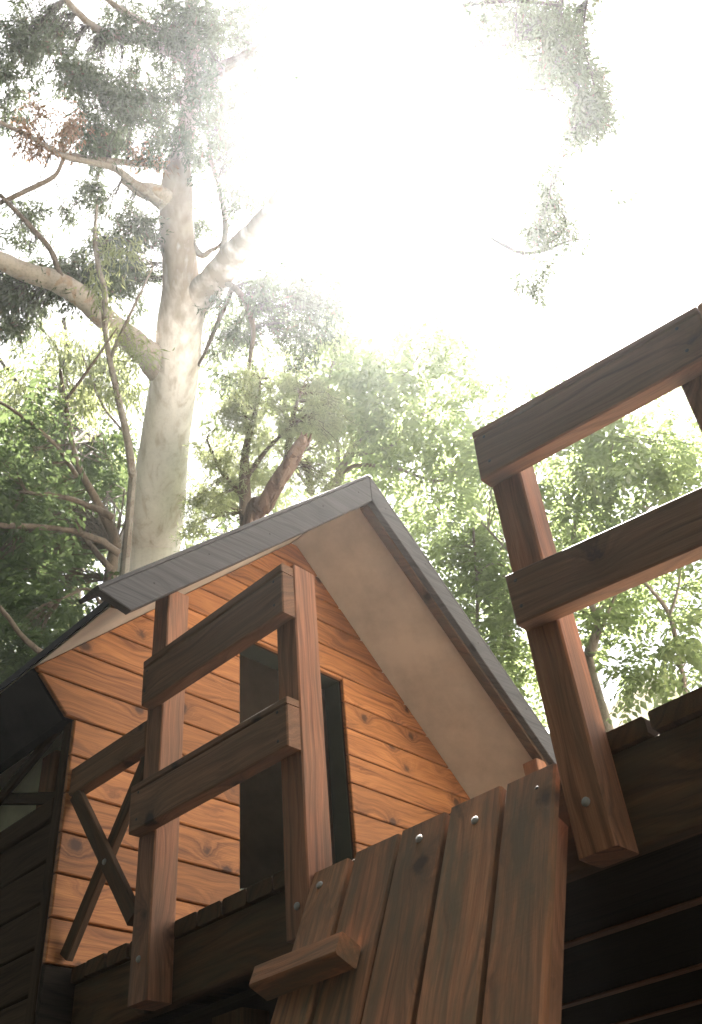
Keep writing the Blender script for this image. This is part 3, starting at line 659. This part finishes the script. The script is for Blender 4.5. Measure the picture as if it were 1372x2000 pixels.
for (mt, seg, path) in [
    (K_WHITE, 18, [(352, 640, 60, 8.95), (385, 580, 62, 8.95), (428, 528, 58, 8.8), (478, 472, 50, 8.6), (530, 415, 42, 8.4), (590, 330, 33, 8.1), (640, 230, 27, 7.8), (690, 100, 22, 7.5), (750, -60, 16, 6.79)]),
    (K_TAN, 16, [(325, 735, 60, 8.8), (290, 695, 58, 8.7), (245, 655, 48, 8.5), (195, 610, 44, 8.3), (130, 560, 42, 8.1), (60, 530, 40, 7.9), (-40, 495, 35, 7.7), (-160, 430, 25, 7.5)]),
    (K_TAN, 12, [(352, 425, 30, 9.32), (335, 402, 44, 9.25), (308, 384, 40, 9.12), (272, 370, 27, 9.0), (240, 350, 18, 8.85)]),
    (K_GREY, 9, [(312, 392, 26, 9.1), (268, 362, 19, 8.9), (228, 332, 14, 8.7), (180, 318, 12, 8.5), (115, 302, 11, 8.3), (50, 262, 10, 8.1), (-30, 225, 8, 7.9)]),
    (K_GREY, 8, [(345, 330, 18, 9.3), (310, 322, 14, 9.2), (250, 318, 13, 9.0), (180, 310, 11, 8.8), (100, 298, 9, 8.6)]),
    (K_GREY, 8, [(372, 120, 22, 9.5), (285, 80, 19, 9.3), (205, 62, 16, 9.1), (150, 22, 14, 8.9), (105, -30, 11, 8.7)]),
    (K_GREY, 8, [(374, 70, 18, 9.6), (300, 55, 14, 9.4), (240, 20, 12, 9.2), (185, -20, 10, 9.0)]),
    (K_GREY, 8, [(430, 520, 18, 8.8), (440, 450, 13, 8.9), (432, 380, 12, 9.0), (416, 325, 10, 9.1), (405, 260, 7, 9.2)]),
    (K_GREY, 7, [(375, 160, 18, 9.5), (430, 130, 17, 9.3), (480, 105, 16, 9.1), (520, 70, 13, 8.9), (560, 20, 10, 8.7), (590, -40, 8, 8.5)]),
    (K_GREY, 7, [(380, 215, 12, 9.4), (440, 140, 12, 9.2), (520, 95, 10, 9.0), (575, 70, 8, 8.8)]),
    (K_BROWN, 7, [(430, 540, 16, 8.8), (475, 580, 13, 8.7), (494, 640, 11, 8.6), (488, 700, 8, 8.5), (482, 760, 5, 8.4)]),
    (K_BROWN, 6, [(455, 560, 12, 8.8), (430, 620, 10, 8.8), (405, 680, 8, 8.8), (388, 715, 6, 8.8)]),
    (K_GREY, 6, [(335, 370, 12, 9.2), (385, 490, 14, 9.1), (415, 488, 9, 9.0), (440, 470, 6, 8.9)]),
    (K_BROWN, 7, [(-20, 405, 9, 8.0), (55, 370, 10, 8.1), (105, 345, 9, 8.2), (125, 310, 8, 8.3)]),
    (K_BROWN, 7, [(0, 380, 8, 8.0), (50, 430, 10, 8.0), (95, 480, 11, 8.0), (112, 520, 12, 8.0), (125, 555, 14, 8.05)]),
    (K_TWIG, 7, [(690, 90, 18, 7.5), (760, 60, 16, 6.80), (850, 22, 13, 5.90), (930, 5, 10, 5.18), (1020, 2, 8, 5.11), (1100, 12, 6, 5.03)]),
    (K_TWIG, 7, [(760, 60, 14, 6.80), (800, 40, 11, 6.39), (835, 0, 9, 6.02), (870, -60, 8, 5.65)]),
    (K_TWIG, 6, [(590, 330, 22, 8.1), (700, 350, 18, 7.9), (820, 380, 14, 6.66), (900, 430, 11, 5.80), (960, 465, 9, 5.48), (1010, 492, 8, 5.40), (1060, 490, 6, 5.33), (1110, 470, 4, 5.25), (1145, 468, 2.5, 5.25)]),
    (K_TWIG, 5, [(1010, 492, 5, 5.40), (1045, 508, 4, 5.40), (1078, 512, 2.5, 5.40)]),
    (K_TWIG, 5, [(1060, 488, 5, 5.33), (1080, 455, 4, 5.33), (1105, 405, 3, 5.33)]),
    (K_TWIG, 5, [(850, 22, 8, 5.90), (960, 90, 6, 5.18), (1050, 60, 4, 5.11)]),
    (K_TWIG, 5, [(690, 100, 12, 7.5), (850, 140, 9, 6.06), (1000, 170, 7, 5.25), (1060, 175, 5, 5.18), (1105, 145, 4, 5.11), (1150, 200, 3, 5.11)]),
    (K_TWIG, 5, [(1160, -60, 5, 5.11), (1140, 70, 4, 5.11), (1163, 190, 3.4, 5.11), (1128, 262, 3, 5.11), (1092, 325, 2.6, 5.14), (1078, 400, 2.4, 5.25), (1062, 470, 2.2, 5.33), (1042, 560, 1.8, 5.33)]),
    (K_TWIG, 5, [(1110, -40, 6, 5.11), (1090, 40, 4, 5.11), (1060, 110, 3, 5.18), (1030, 170, 2, 5.18)]),
    (K_TWIG, 5, [(1078, 400, 2, 5.25), (1130, 440, 1.8, 5.25), (1180, 410, 1.6, 5.18), (1215, 385, 1.5, 5.18)]),
    (K_TWIG, 5, [(1060, 175, 4, 5.18), (1130, 230, 3.5, 5.11), (1090, 300, 3, 5.11), (1070, 400, 2.5, 5.11)]),
]:
    nodes += list(limb('branch', mt, gum, path, seg, .05, 6, .05)[::3])
eb = [ring(60, 60, 90, 70, 8.8, 0.8, 150), ring(30, 150, 60, 80, 8.4, 0.6, 80), ring(180, 130, 90, 60, 8.9, 0.7, 110), ring(290, 40, 110, 60, 9.2, 0.8, 170), ring(250, 190, 110, 70, 9, 0.8, 210),
      ring(360, 140, 90, 90, 9.2, 0.6, 150), ring(420, 40, 110, 60, 9, 0.6, 150), ring(200, 260, 80, 50, 8.8, 0.6, 110), ring(330, 270, 70, 60, 9, 0.5, 90), ring(420, 250, 80, 110, 8.9, 0.7, 170),
      ring(480, 330, 60, 110, 8.8, 0.6, 90), ring(520, 120, 80, 110, 8.7, 0.7, 90), ring(560, 10, 80, 40, 8.6, 0.5, 60), ring(250, 440, 70, 60, 8.7, 0.5, 110), ring(190, 520, 80, 60, 8.5, 0.6, 110), ring(80, 560, 110, 50, 8, 0.6, 140),
      ring(20, 620, 60, 50, 7.9, 0.5, 50), ring(270, 540, 50, 60, 8.9, 0.5, 60), ring(60, 440, 70, 50, 8.2, 0.5, 40), ring(150, 380, 60, 40, 8.6, 0.5, 40), ring(400, 420, 40, 40, 9.1, 0.4, 18),
      ring(470, 620, 70, 70, 8.7, 0.5, 70), ring(560, 560, 80, 80, 8.6, 0.6, 120), ring(600, 640, 60, 60, 8.7, 0.6, 70), ring(460, 740, 50, 50, 8.6, 0.5, 26), ring(420, 690, 30, 40, 8.8, 0.4, 12), ring(650, 560, 60, 50, 8.5, 0.5, 50),
      ring(1040, 40, 80, 50, 5.11, 0.4, 126.5), ring(1105, 90, 42, 70, 5.11, 0.3, 149.5), ring(1010, 100, 55, 50, 5.18, 0.4, 29.9), ring(1060, 150, 40, 30, 5.18, 0.3, 28.75), ring(1150, 215, 32, 48, 5.11, 0.3, 103.5), ring(1110, 275, 25, 12, 5.11, 0.2, 10.35),
      ring(1085, 345, 14, 30, 5.11, 0.2, 6.9), ring(1072, 400, 22, 28, 5.25, 0.2, 41.4), ring(1060, 450, 28, 24, 5.33, 0.2, 46), ring(1048, 565, 20, 16, 5.33, 0.2, 16.1), ring(1020, 545, 12, 12, 5.33, 0.2, 4.6), ring(1215, 385, 10, 10, 5.18, 0.1, 3.45), ring(1135, 480, 10, 10, 5.25, 0.1, 4.6), ring(1122, 445, 10, 8, 5.25, 0.1, 3.45), ring(900, 60, 50, 40, 5.25, 0.3, 13.8), ring(1135, 150, 34, 50, 5.2, .25, 40), ring(1165, 170, 20, 50, 5.2, .25, 22), ring(1120, 255, 30, 20, 5.2, .25, 14), ring(1078, 310, 14, 25, 5.2, .25, 8), ring(1092, 430, 22, 34, 5.2, .25, 12), ring(1072, 505, 18, 20, 5.2, .25, 8), ring(1000, 30, 70, 40, 5.2, .25, 34), ring(1128, 30, 24, 50, 5.2, .25, 34), ring(1185, 240, 10, 20, 5.2, .25, 6), ring(1060, 370, 18, 24, 5.2, .25, 10), ring(940, 20, 50, 24, 5.2, .25, 16)]
o, c, _, _ = hanging_crown('crown', L_EUC, gum, [b_[:4]+(b_[4]+.35,)+b_[5:] for b_ in thin(1.5, [b for b in eb if b[0] < 880])], per=17, ln=(.06, .12), wd=.0145, spread=.075)
o, c2, _, _ = hanging_crown('outer_crown', L_EUC, gum, [b[:6]+(b[6]*2.0,) for b in eb if b[0] >= 880], per=10, ln=(.03, .065), wd=.0105, spread=.055, droop=.7)
c = np.concatenate([c[::2], c2])
twigs('twigs', K_TWIG, gum, c, nodes, .003, .9)
hanging_crown('dead_leaves', L_DEAD, gum, [ring(105, 240, 70, 55, 8.3, .4, 60), ring(70, 290, 50, 35, 8.2, .3, 25), ring(310, 300, 50, 35, 8.9, .3, 18)], per=15, ln=(.05, .09), wd=.014, spread=.08)

# --- slender sapling in front of the gum
p_ = pt(262, 1000, 7.6)
sap = thing('slender_tree', (float(p_[0])-.1, float(p_[1])-.1, GROUND), 'slender crooked tree rising just left of the white gum trunk', 'tree')
Ps = [np.array([p_[0]-.1, p_[1]-.1, GROUND-.1, .06]), np.array([p_[0]-.05, p_[1]-.05, 2.0, .05])]+[np.append(pt(x, y, 7.6), .5*w/FOC*7.6) for (x, y, w) in [(255, 985, 17), (257, 920, 16), (248, 850, 15), (232, 780, 13), (214, 700, 12), (204, 620, 11), (205, 570, 11), (192, 520, 10), (186, 460, 8), (190, 400, 5)]]
Q = sm_poly(Ps, 6); v, f = tube_geo(Q[:, :3], Q[:, 3], 9, .07); link('trunk', mesh_pd('trunk', v, f), K_GREY, sap); sn = list(Q[::2, :3])
for path in ([(215, 700, 7, 7.6), (270, 580, 5, 7.6), (300, 520, 3, 7.6)], [(248, 850, 6, 7.6), (200, 790, 5, 7.6), (160, 690, 3, 7.5)]):
    sn += list(limb('branch', K_GREY, sap, path, 6, .06, 5, .2))
o, c, _, _ = hanging_crown('crown', L_WIL, sap, [ring(200, 470, 50, 80, 7.6, .4, 34), ring(230, 640, 60, 60, 7.7, .5, 30), ring(170, 740, 60, 60, 7.6, .5, 36)], per=14, ln=(.06, .11), wd=.014, spread=.1)
twigs('twigs', K_GREY, sap, c, sn, .003, .8)

def simple_tree(name, label, bark, leafm, trunk, limbs, crown, base_r, twig=.5, dtr=0):
    x, y, w, d = trunk[0]; p = pt(x, y, d)
    T = thing(name, (float(p[0]), float(p[1]), GROUND), label, 'tree')
    P = [np.array([p[0], p[1], GROUND-.1, base_r]), np.array([p[0], p[1], (GROUND+p[2])/2, base_r*.85])]+[np.append(pt(x, y, d), .5*w/FOC*d) for (x, y, w, d) in trunk]
    Q = sm_poly(P, 6); v, f = tube_geo(Q[:, :3], Q[:, 3], 10, .07); me = mesh_pd('trunk', v, f)
    for q in me.polygons: q.use_smooth = True
    link('trunk', me, bark, T); nd_ = list(Q[::2, :3])
    for path in limbs: nd_ += list(limb('branch', bark, T, path, 7, .07, 5, .18)[::2])
    o, c = crown(T)[:2]
    if twig: twigs('twigs', bark, T, c, nd_, .004, twig)
    return T, nd_
# --- dark broadleaf tree low on the left
simple_tree('broadleaf_tree', 'dense deep green tree filling the space left of the roof corner', K_BROWN, L_DK,
    [(215, 1130, 26, 7.6), (225, 1060, 22, 7.6), (190, 980, 16, 7.6), (150, 900, 12, 7.6), (130, 800, 9, 7.6), (118, 720, 6, 7.6)],
    [[(232, 1080, 16, 7.05), (180, 1045, 14, 6.95), (100, 1030, 12, 6.85), (40, 1028, 12, 6.65), (-40, 1020, 10, 6.45)], [(222, 1012, 16, 7.05), (170, 985, 13, 7.05), (110, 965, 10, 6.95), (40, 960, 7, 6.85)],
     [(150, 930, 10, 7.05), (110, 870, 8, 6.95), (50, 815, 7, 6.75), (-10, 780, 6, 6.65)], [(215, 1110, 14, 7.05), (165, 1050, 10, 7.15), (150, 1020, 7, 7.15)],
     [(120, 1290, 14, 6.25), (60, 1260, 12, 6.15), (20, 1210, 10, 6.05), (-30, 1150, 8, 5.95)], [(130, 780, 7, 7.05), (190, 700, 5, 7.05), (230, 640, 3, 7.05)], [(200, 1180, 8, 6.85), (170, 1150, 6, 6.85), (120, 1170, 5, 6.75)]],
    lambda T: frond_crown('crown', L_DK, T, thin(0.42, [ring(40, 1120, 115, 110, 7.6, .8, 330), ring(30, 960, 100, 70, 7.5, .8, 170), ring(140, 1040, 90, 90, 10.2, .5, 230), ring(50, 1250, 90, 70, 7.0, .7, 170), ring(190, 930, 70, 40, 10.2, .5, 90), ring(0, 860, 50, 60, 7.2, .4, 50), ring(110, 880, 80, 60, 9.8, .5, 110)]), (.2, .36), 6, .075, .42, 4, .2), .12)
# --- yellow-green weeping tree behind, left
simple_tree('weeping_tree', 'bright yellow-green weeping tree behind the gum at the left edge', K_BROWN, L_WIL,
    [(150, 1100, 30, 12), (140, 960, 24, 12), (120, 820, 18, 12), (130, 700, 12, 12), (125, 620, 8, 12)],
    [[(130, 880, 14, 12), (60, 780, 10, 12), (0, 700, 7, 12)], [(120, 820, 12, 12), (190, 740, 9, 12), (240, 650, 6, 12)], [(125, 760, 8, 12), (110, 680, 6, 12), (60, 620, 4, 12)]],
    lambda T: hanging_crown('crown', L_WIL, T, thin(0.45, [ring(100, 720, 150, 110, 12, 1.2, 560), ring(60, 860, 140, 90, 12, 1.2, 420), ring(240, 700, 60, 120, 12.3, 1, 210), ring(260, 900, 60, 90, 12.3, 1, 180), ring(120, 1050, 160, 120, 12, 1.2, 420), ring(60, 1230, 120, 90, 11, 1, 200)]), 14, (.10, .19), .024, .2, 1.3), .2)
# --- feathery tree and the broken red-barked stump behind the roof
simple_tree('feathery_tree', 'pale feathery needle-leaved tree just right of the gum trunk', K_BROWN, L_FIR,
    [(482, 1060, 30, 7.9), (480, 1000, 26, 7.9), (478, 930, 20, 7.9), (482, 870, 14, 7.9), (500, 800, 9, 7.9), (510, 740, 5, 7.9)],
    [[(480, 980, 12, 7.9), (430, 920, 8, 7.9), (405, 860, 5, 7.9)], [(562, 900, 14, 7.9), (565, 850, 12, 7.9), (575, 800, 8, 7.9), (590, 760, 5, 7.9)], [(478, 940, 12, 7.9), (530, 870, 8, 7.8), (600, 810, 5, 7.8)]],
    lambda T: hanging_crown('crown', L_FIR, T, thin(0.6, [ring(530, 800, 110, 60, 7.9, .5, 330), ring(450, 880, 70, 70, 8.0, .5, 230), ring(430, 970, 70, 60, 8.1, .5, 190), ring(590, 850, 60, 70, 8.1, .5, 130), ring(520, 930, 60, 60, 8.2, .4, 110), ring(620, 930, 60, 50, 8.3, .4, 110), ring(390, 1040, 50, 40, 8.2, .4, 80), ring(500, 740, 60, 30, 7.9, .4, 70), ring(590, 760, 60, 40, 8.0, .4, 110), ring(640, 800, 50, 60, 8.4, .4, 110)]), 26, (.045, .085), .0065, .06, .15), .14)
p_ = pt(505, 1015, 7.2)
st = thing('broken_tree_trunk', (float(p_[0])-.2, float(p_[1])-.1, GROUND), 'leaning broken tree trunk with stringy red bark above the roof edge', 'tree stump')
Ps = [np.array([p_[0]-.45, p_[1]+.15, GROUND-.1, .10]), np.array([p_[0]-.30, p_[1]+.10, 1.6, .08])]+[np.append(pt(x, y, 7.2), .5*w/FOC*7.2) for (x, y, w) in [(488, 1040, 36), (515, 992, 32), (545, 940, 30), (566, 905, 29), (582, 878, 27), (594, 860, 24)]]
Q = sm_poly(Ps, 6); v, f = tube_geo(Q[:, :3], Q[:, 3], 16, .10)
for k in range(16): v[-16+k] = v[-16+k] + (np.array([0, 0, 1])*rng.uniform(-.02, .09))
link('trunk', mesh_pd('trunk', v, f), K_RED, st)
for (dx, r_) in ((-4, 7), (9, 5)):
    limb('splinter', K_RED, st, [(590+dx, 872, r_+3, 7.2), (597+dx, 856, r_, 7.2), (603+dx*.6, 846, 2, 7.2)], 6, .1, 3)
# --- middle tree with compound leaves behind the ridge
simple_tree('compound_leaf_tree', 'broad fresh green tree behind the roof ridge, washed out by the sun', K_GREY, L_FRESH,
    [(640, 1010, 24, 9.5), (655, 950, 18, 9.5), (680, 890, 14, 9.5), (710, 850, 11, 9.5), (740, 790, 8, 9.5), (750, 700, 5, 9.5)],
    [[(665, 925, 12, 9.5), (700, 910, 8, 9.4), (760, 912, 7, 9.3), (820, 930, 6, 9.2), (865, 940, 4, 9.1), (880, 915, 3, 9.1)], [(685, 890, 9, 9.5), (740, 880, 7, 9.4), (790, 855, 5, 9.3), (830, 800, 4, 9.2)], [(655, 950, 9, 9.5), (660, 870, 7, 9.5), (640, 780, 5, 9.5), (650, 700, 4, 9.5)], [(740, 790, 6, 9.5), (800, 720, 4, 9.4), (850, 650, 3, 9.3)]],
    lambda T: frond_crown('crown', L_MID, T, thin(0.24, [ring(730, 730, 130, 90, 9.6, .9, 330), ring(780, 660, 110, 50, 9.5, .7, 150), ring(850, 760, 80, 90, 9.4, .8, 190), ring(680, 860, 80, 70, 9.9, .7, 150), ring(800, 870, 110, 70, 9.7, .8, 230), ring(900, 880, 60, 90, 9.4, .7, 150), ring(860, 980, 90, 70, 9.6, .7, 190), ring(650, 650, 60, 50, 9.5, .5, 110), ring(620, 740, 60, 60, 9.6, .5, 120)]), (.24, .38), 6, .085, .45, 3, .2), .15)
# --- right-hand tree with compound leaves, nearer, behind the railing
rt, rnodes = simple_tree('ash_tree', 'large airy green tree behind the right railing', K_GREY, L_FRESH,
    [(1160, 1330, 22, 6.8), (1158, 1270, 18, 6.8), (1166, 1215, 15, 6.8), (1150, 1165, 12, 6.8), (1120, 1080, 10, 6.8), (1130, 980, 8, 6.8), (1150, 880, 6, 6.8), (1170, 800, 4, 6.8)],
    [[(930, 1260, 9, 7.4), (932, 1180, 8, 7.4), (930, 1100, 6, 7.4), (925, 1030, 5, 7.4)], [(1158, 1270, 8, 6.8), (1200, 1170, 6, 6.7), (1240, 1090, 5, 6.6), (1260, 980, 4, 6.5)], [(1345, 1380, 11, 6.2), (1330, 1290, 10, 6.2), (1308, 1200, 9, 6.2), (1275, 1155, 7, 6.2), (1245, 1120, 5, 6.2)], [(1308, 1200, 7, 6.2), (1325, 1150, 6, 6.2), (1330, 1090, 4, 6.2)],
     [(1166, 1215, 8, 6.8), (1080, 1150, 6, 7), (1010, 1090, 5, 7.2), (940, 1020, 4, 7.3)], [(930, 1120, 5, 7.4), (965, 1100, 4, 7.3), (1000, 1115, 3, 7.2)], [(1130, 980, 6, 6.8), (1180, 930, 4, 6.7), (1200, 860, 3, 6.6)]],
    lambda T: frond_crown('crown', L_FRESH, T, thin(0.31, [ring(960, 1130, 90, 120, 7.6, .7, 260), ring(900, 1050, 70, 80, 8.0, .6, 120), ring(1000, 1300, 60, 90, 7.6, .6, 150), ring(1110, 1000, 110, 90, 7.1, .7, 190), ring(1180, 880, 110, 70, 6.9, .6, 150), ring(1290, 880, 80, 80, 6.6, .6, 110), ring(1180, 1150, 100, 80, 7.2, .6, 150), ring(1290, 1050, 90, 80, 6.6, .6, 90), ring(1180, 1270, 60, 45, 7.0, .6, 50), ring(1330, 1260, 50, 80, 6.6, .5, 70), ring(1100, 720, 40, 30, 7.2, .4, 14), ring(1040, 770, 40, 25, 7.2, .4, 14), ring(1330, 960, 50, 60, 6.4, .4, 50), ring(960, 850, 50, 60, 7.7, .5, 50), ring(1360, 1150, 40, 60, 6.3, .4, 30)]), (.2, .32), 7, .062, .48, 3, .15), .12)
# separate compound leaves near the camera side of that tree
NF = 7
fb, fdv, fn, fl, fw = frond_arrays(np.zeros((1, 3)), np.array([0.0]), np.array([-.1]), np.array([.27]), NF, .052, .5)
fv = leaves_geo(fb, fdv, fn, fl, fw, .12)
stem_v = [(0, 0, 0), (.0, .002, .002), (.27, 0, -.08), (.27, .001, -.079)]
fm = np_mesh('leaf', np.concatenate([fv, np.array(stem_v)[[0, 1, 3, 2]]]), len(fb)+1); fm.materials.append(L_FRESH)
lc = sample_blobs([ring(1120, 1010, 110, 100, 6.6, .3, 40), ring(1200, 880, 110, 70, 6.5, .3, 36), ring(1300, 900, 70, 60, 6.1, .3, 26), ring(1200, 1160, 100, 90, 6.7, .3, 36), ring(1240, 1310, 60, 50, 6.3, .3, 30), ring(1300, 1060, 70, 80, 6.1, .3, 26), ring(1330, 1270, 60, 70, 6.0, .3, 22), ring(960, 1120, 80, 110, 7.2, .3, 40)])
for c_ in lc:
    az = random.uniform(0, 6.28)
    Mx = Matrix.Translation(Vector(c_.tolist())) @ Matrix.Rotation(az, 4, 'Z') @ Matrix.Rotation(random.gauss(.25, .35), 4, 'Y') @ Matrix.Rotation(random.gauss(0, .3), 4, 'X') @ Matrix.Scale(random.uniform(.7, 1.15), 4)
    link('leaf', fm, None, rt, Mx)
# --- background trees
simple_tree('background_tree', 'hazy green tree far behind the right roof slope', K_BROWN, L_FRESH,
    [(1000, 1500, 20, 14), (1000, 1350, 18, 14), (990, 1200, 14, 14), (980, 1050, 10, 14)], [[(990, 1200, 9, 14), (900, 1080, 7, 14), (850, 980, 4, 14)], [(990, 1200, 9, 14), (1080, 1100, 6, 14)]],
    lambda T: hanging_crown('crown', L_MID, T, thin(0.13, [ring(980, 1100, 150, 130, 14, 1.3, 420), ring(870, 960, 130, 90, 14, 1.3, 300), ring(1000, 1320, 120, 110, 13.5, 1.2, 300), ring(1150, 1000, 120, 100, 14, 1.2, 200), ring(1080, 900, 120, 80, 14.5, 1.2, 150)]), 14, (.12, .2), .06, .25, .5), .2, .3)
simple_tree('background_tree', 'pale green tree far behind, between the gum trunk and the roof ridge', K_BROWN, L_WIL,
    [(620, 1150, 20, 14), (610, 1000, 16, 14), (600, 880, 12, 14), (600, 780, 8, 14)], [[(605, 950, 9, 14), (520, 850, 6, 14), (450, 780, 4, 14)], [(602, 880, 8, 14), (690, 800, 6, 14), (760, 740, 4, 14)]],
    lambda T: hanging_crown('crown', L_MID, T, thin(0.13, [ring(600, 900, 190, 110, 14, 1.3, 520), ring(480, 1000, 120, 80, 13.5, 1, 220), ring(760, 830, 120, 90, 14, 1.2, 230), ring(560, 760, 130, 70, 14, 1.2, 150), ring(420, 720, 70, 110, 13.5, 1, 420), ring(470, 640, 70, 60, 13.5, 1, 200), ring(300, 980, 160, 90, 13, 1, 300)]), 14, (.12, .2), .05, .25, .5), .2, .3)
# ------------------------------------------------------------------ neighbouring building
pn = pt(1230, 1440, 13)
nb = thing('neighbouring_house', (float(pn[0]), float(pn[1]), GROUND), 'pale neighbouring house wall and roof glimpsed beyond the right deck edge', 'house')
M_WHITE = plain('pale_render', (0.72, 0.69, 0.60), var=.05); M_SHEET = plain('pale_metal_roof', (0.62, 0.62, 0.60), rough=.4, var=.05)
nx, ny = float(pn[0]), float(pn[1]); zt = float(pt(1225, 1400, 13)[2])
prism('wall', M_WHITE, nb, [(nx-2.0, GROUND), (nx+4, GROUND), (nx+4, zt-.8), (nx+1.0, zt+1.0), (nx-2.0, zt-.8)], FY(ny), .2)
for (a_, b_) in (((nx-2.4, zt-1.02), (nx+1.0, zt+1.02)), ((nx+4.4, zt-1.02), (nx+1.0, zt+1.02))):
    beam('roof_slope', M_SHEET, nb, (a_[0], ny+1.8, a_[1]), (b_[0], ny+1.8, b_[1]), 4.4, .06, (0, 0, 1))
wf = box('window', M_WHITE, nb, nx+.2, nx+1.4, ny-.03, ny+.0, zt-1.9, zt-1.0); 
box('pane', M_INSIDE, wf, nx+.27, nx+1.33, ny-.038, ny-.031, zt-1.83, zt-1.07)

# ------------------------------------------------------------------ tall hedge added out of view, left of and behind the viewer, to block light
hg = thing('light_block_hedge', (-2.6, 3.0, GROUND), 'very tall dark conifer hedge added unseen behind the viewer to block light', 'hedge')
M_HEDGE = plain('hedge_leaves', (0.012, 0.017, 0.007), rough=.9, var=.4, scale=30, bump=1.0)
def hedge_part(x0, x1, y0, y1, h):
    vs = []; fs = []; n, m = 60, 28
    for i in range(n+1):
        for j in range(m+1):
            y = y0+(y1-y0)*i/n; a = j/m*2-1; u = abs(a)
            z = GROUND+h*min(1, (1-u)*2.2)+random.uniform(-.08, .08)*(u < .95); x = (x0+x1)/2+(x1-x0)/2*(math.copysign(min(1, u*1.9), a))+random.uniform(-.1, .1)
            vs.append((x, y+random.uniform(-.08, .08), z))
    for i in range(n):
        for j in range(m): k = i*(m+1)+j; fs.append([k, k+m+1, k+m+2, k+1])
    link('foliage', mesh_pd('foliage', vs, fs), M_HEDGE, hg, None, 'stuff')
hedge_part(-4.0, -1.3, -9.5, 14.0, 17.0)
for y in (-3, 0, 3, 7, 11): box('stem', K_BROWN, hg, -3.15, -3.05, y, y+.1, GROUND-.1, 1.5)

# ------------------------------------------------------------------ sunlit house and paving, added behind the viewer's right shoulder to bounce light
fh = thing('bounce_house', (6.8, -6.0, GROUND), 'white house with a broad white metal roof, added unseen to bounce sunlight', 'house')
M_LIME = plain('sunlit_white_render', (0.78, 0.74, 0.66), var=.04); M_WROOF = plain('white_metal_roof', (0.80, 0.76, 0.68), var=.03, rough=.5)
prism('wall', M_LIME, fh, [(.9, GROUND), (14, GROUND), (14, 1.95), (.9, 1.95)], Matrix(((1, 0, 0, 0), (0, 0, 1, -6.3), (0, 1, 0, 0), (0, 0, 0, 1))) , .25)
prism('gable_wall', M_LIME, fh, [(6.56, GROUND), (18.5, GROUND), (18.5, 1.95), (12.55, 7.4), (6.56, 1.95)], FX(.9), .25)
for k in range(14):
    x = .8+.96*k; beam('roof_sheet', M_WROOF, fh, (x+.47, -12.6, 7.65), (x+.47, -5.9, 1.9), .94, .05, (0, .65, .76))
beam('roof_slope', M_WROOF, fh, (7.5, -12.62, 7.63), (7.5, -19, 1.9), 13.4, .05, (0, -.67, .74))
for k, x in enumerate((1.8, 5.2, 9.5)):
    w_ = box('window', M_WHITE, fh, x, x+1.3, -6.299, -6.25, .1, 1.4); box('pane', M_INSIDE, w_, x+.08, x+1.22, -6.249, -6.243, .18, 1.32)
tag(link('paving', mesh_pd('paving', [(1.6, -6.2, GROUND+.03), (13, -6.2, GROUND+.03), (13, -1.3, GROUND+.03), (1.6, -1.3, GROUND+.03)], [[0, 1, 2, 3]]), plain('pale_paving', (0.72, 0.66, 0.57), var=.06, scale=5)), 'pale paved terrace added unseen in front of the white house to bounce sunlight', None, None, 'structure')

# ------------------------------------------------------------------ haze volume added for the lens glare round the sun
hm, ht, hb = new_mat('added_glare_haze'); ht.nodes.remove(hb)
pv = ht.nodes.new('ShaderNodeVolumePrincipled'); pv.inputs['Density'].default_value = HAZE; pv.inputs['Anisotropy'].default_value = 0.87; pv.inputs['Color'].default_value = (.93, .96, 1, 1)
ht.links.new(pv.outputs[0], ht.nodes['Material Output'].inputs['Volume'])
hz = mesh_pd('haze', [(x, y, z) for z in (GROUND-1.0, 16.0) for y in (-25, 45) for x in (-25, 45)], [[0, 2, 3, 1], [4, 5, 7, 6], [0, 1, 5, 4], [2, 6, 7, 3], [0, 4, 6, 2], [1, 3, 7, 5]])
if HAZE > 0: tag(link('haze', hz, hm), 'thin haze volume added to stand in for lens glare round the sun', None, None, 'stuff')
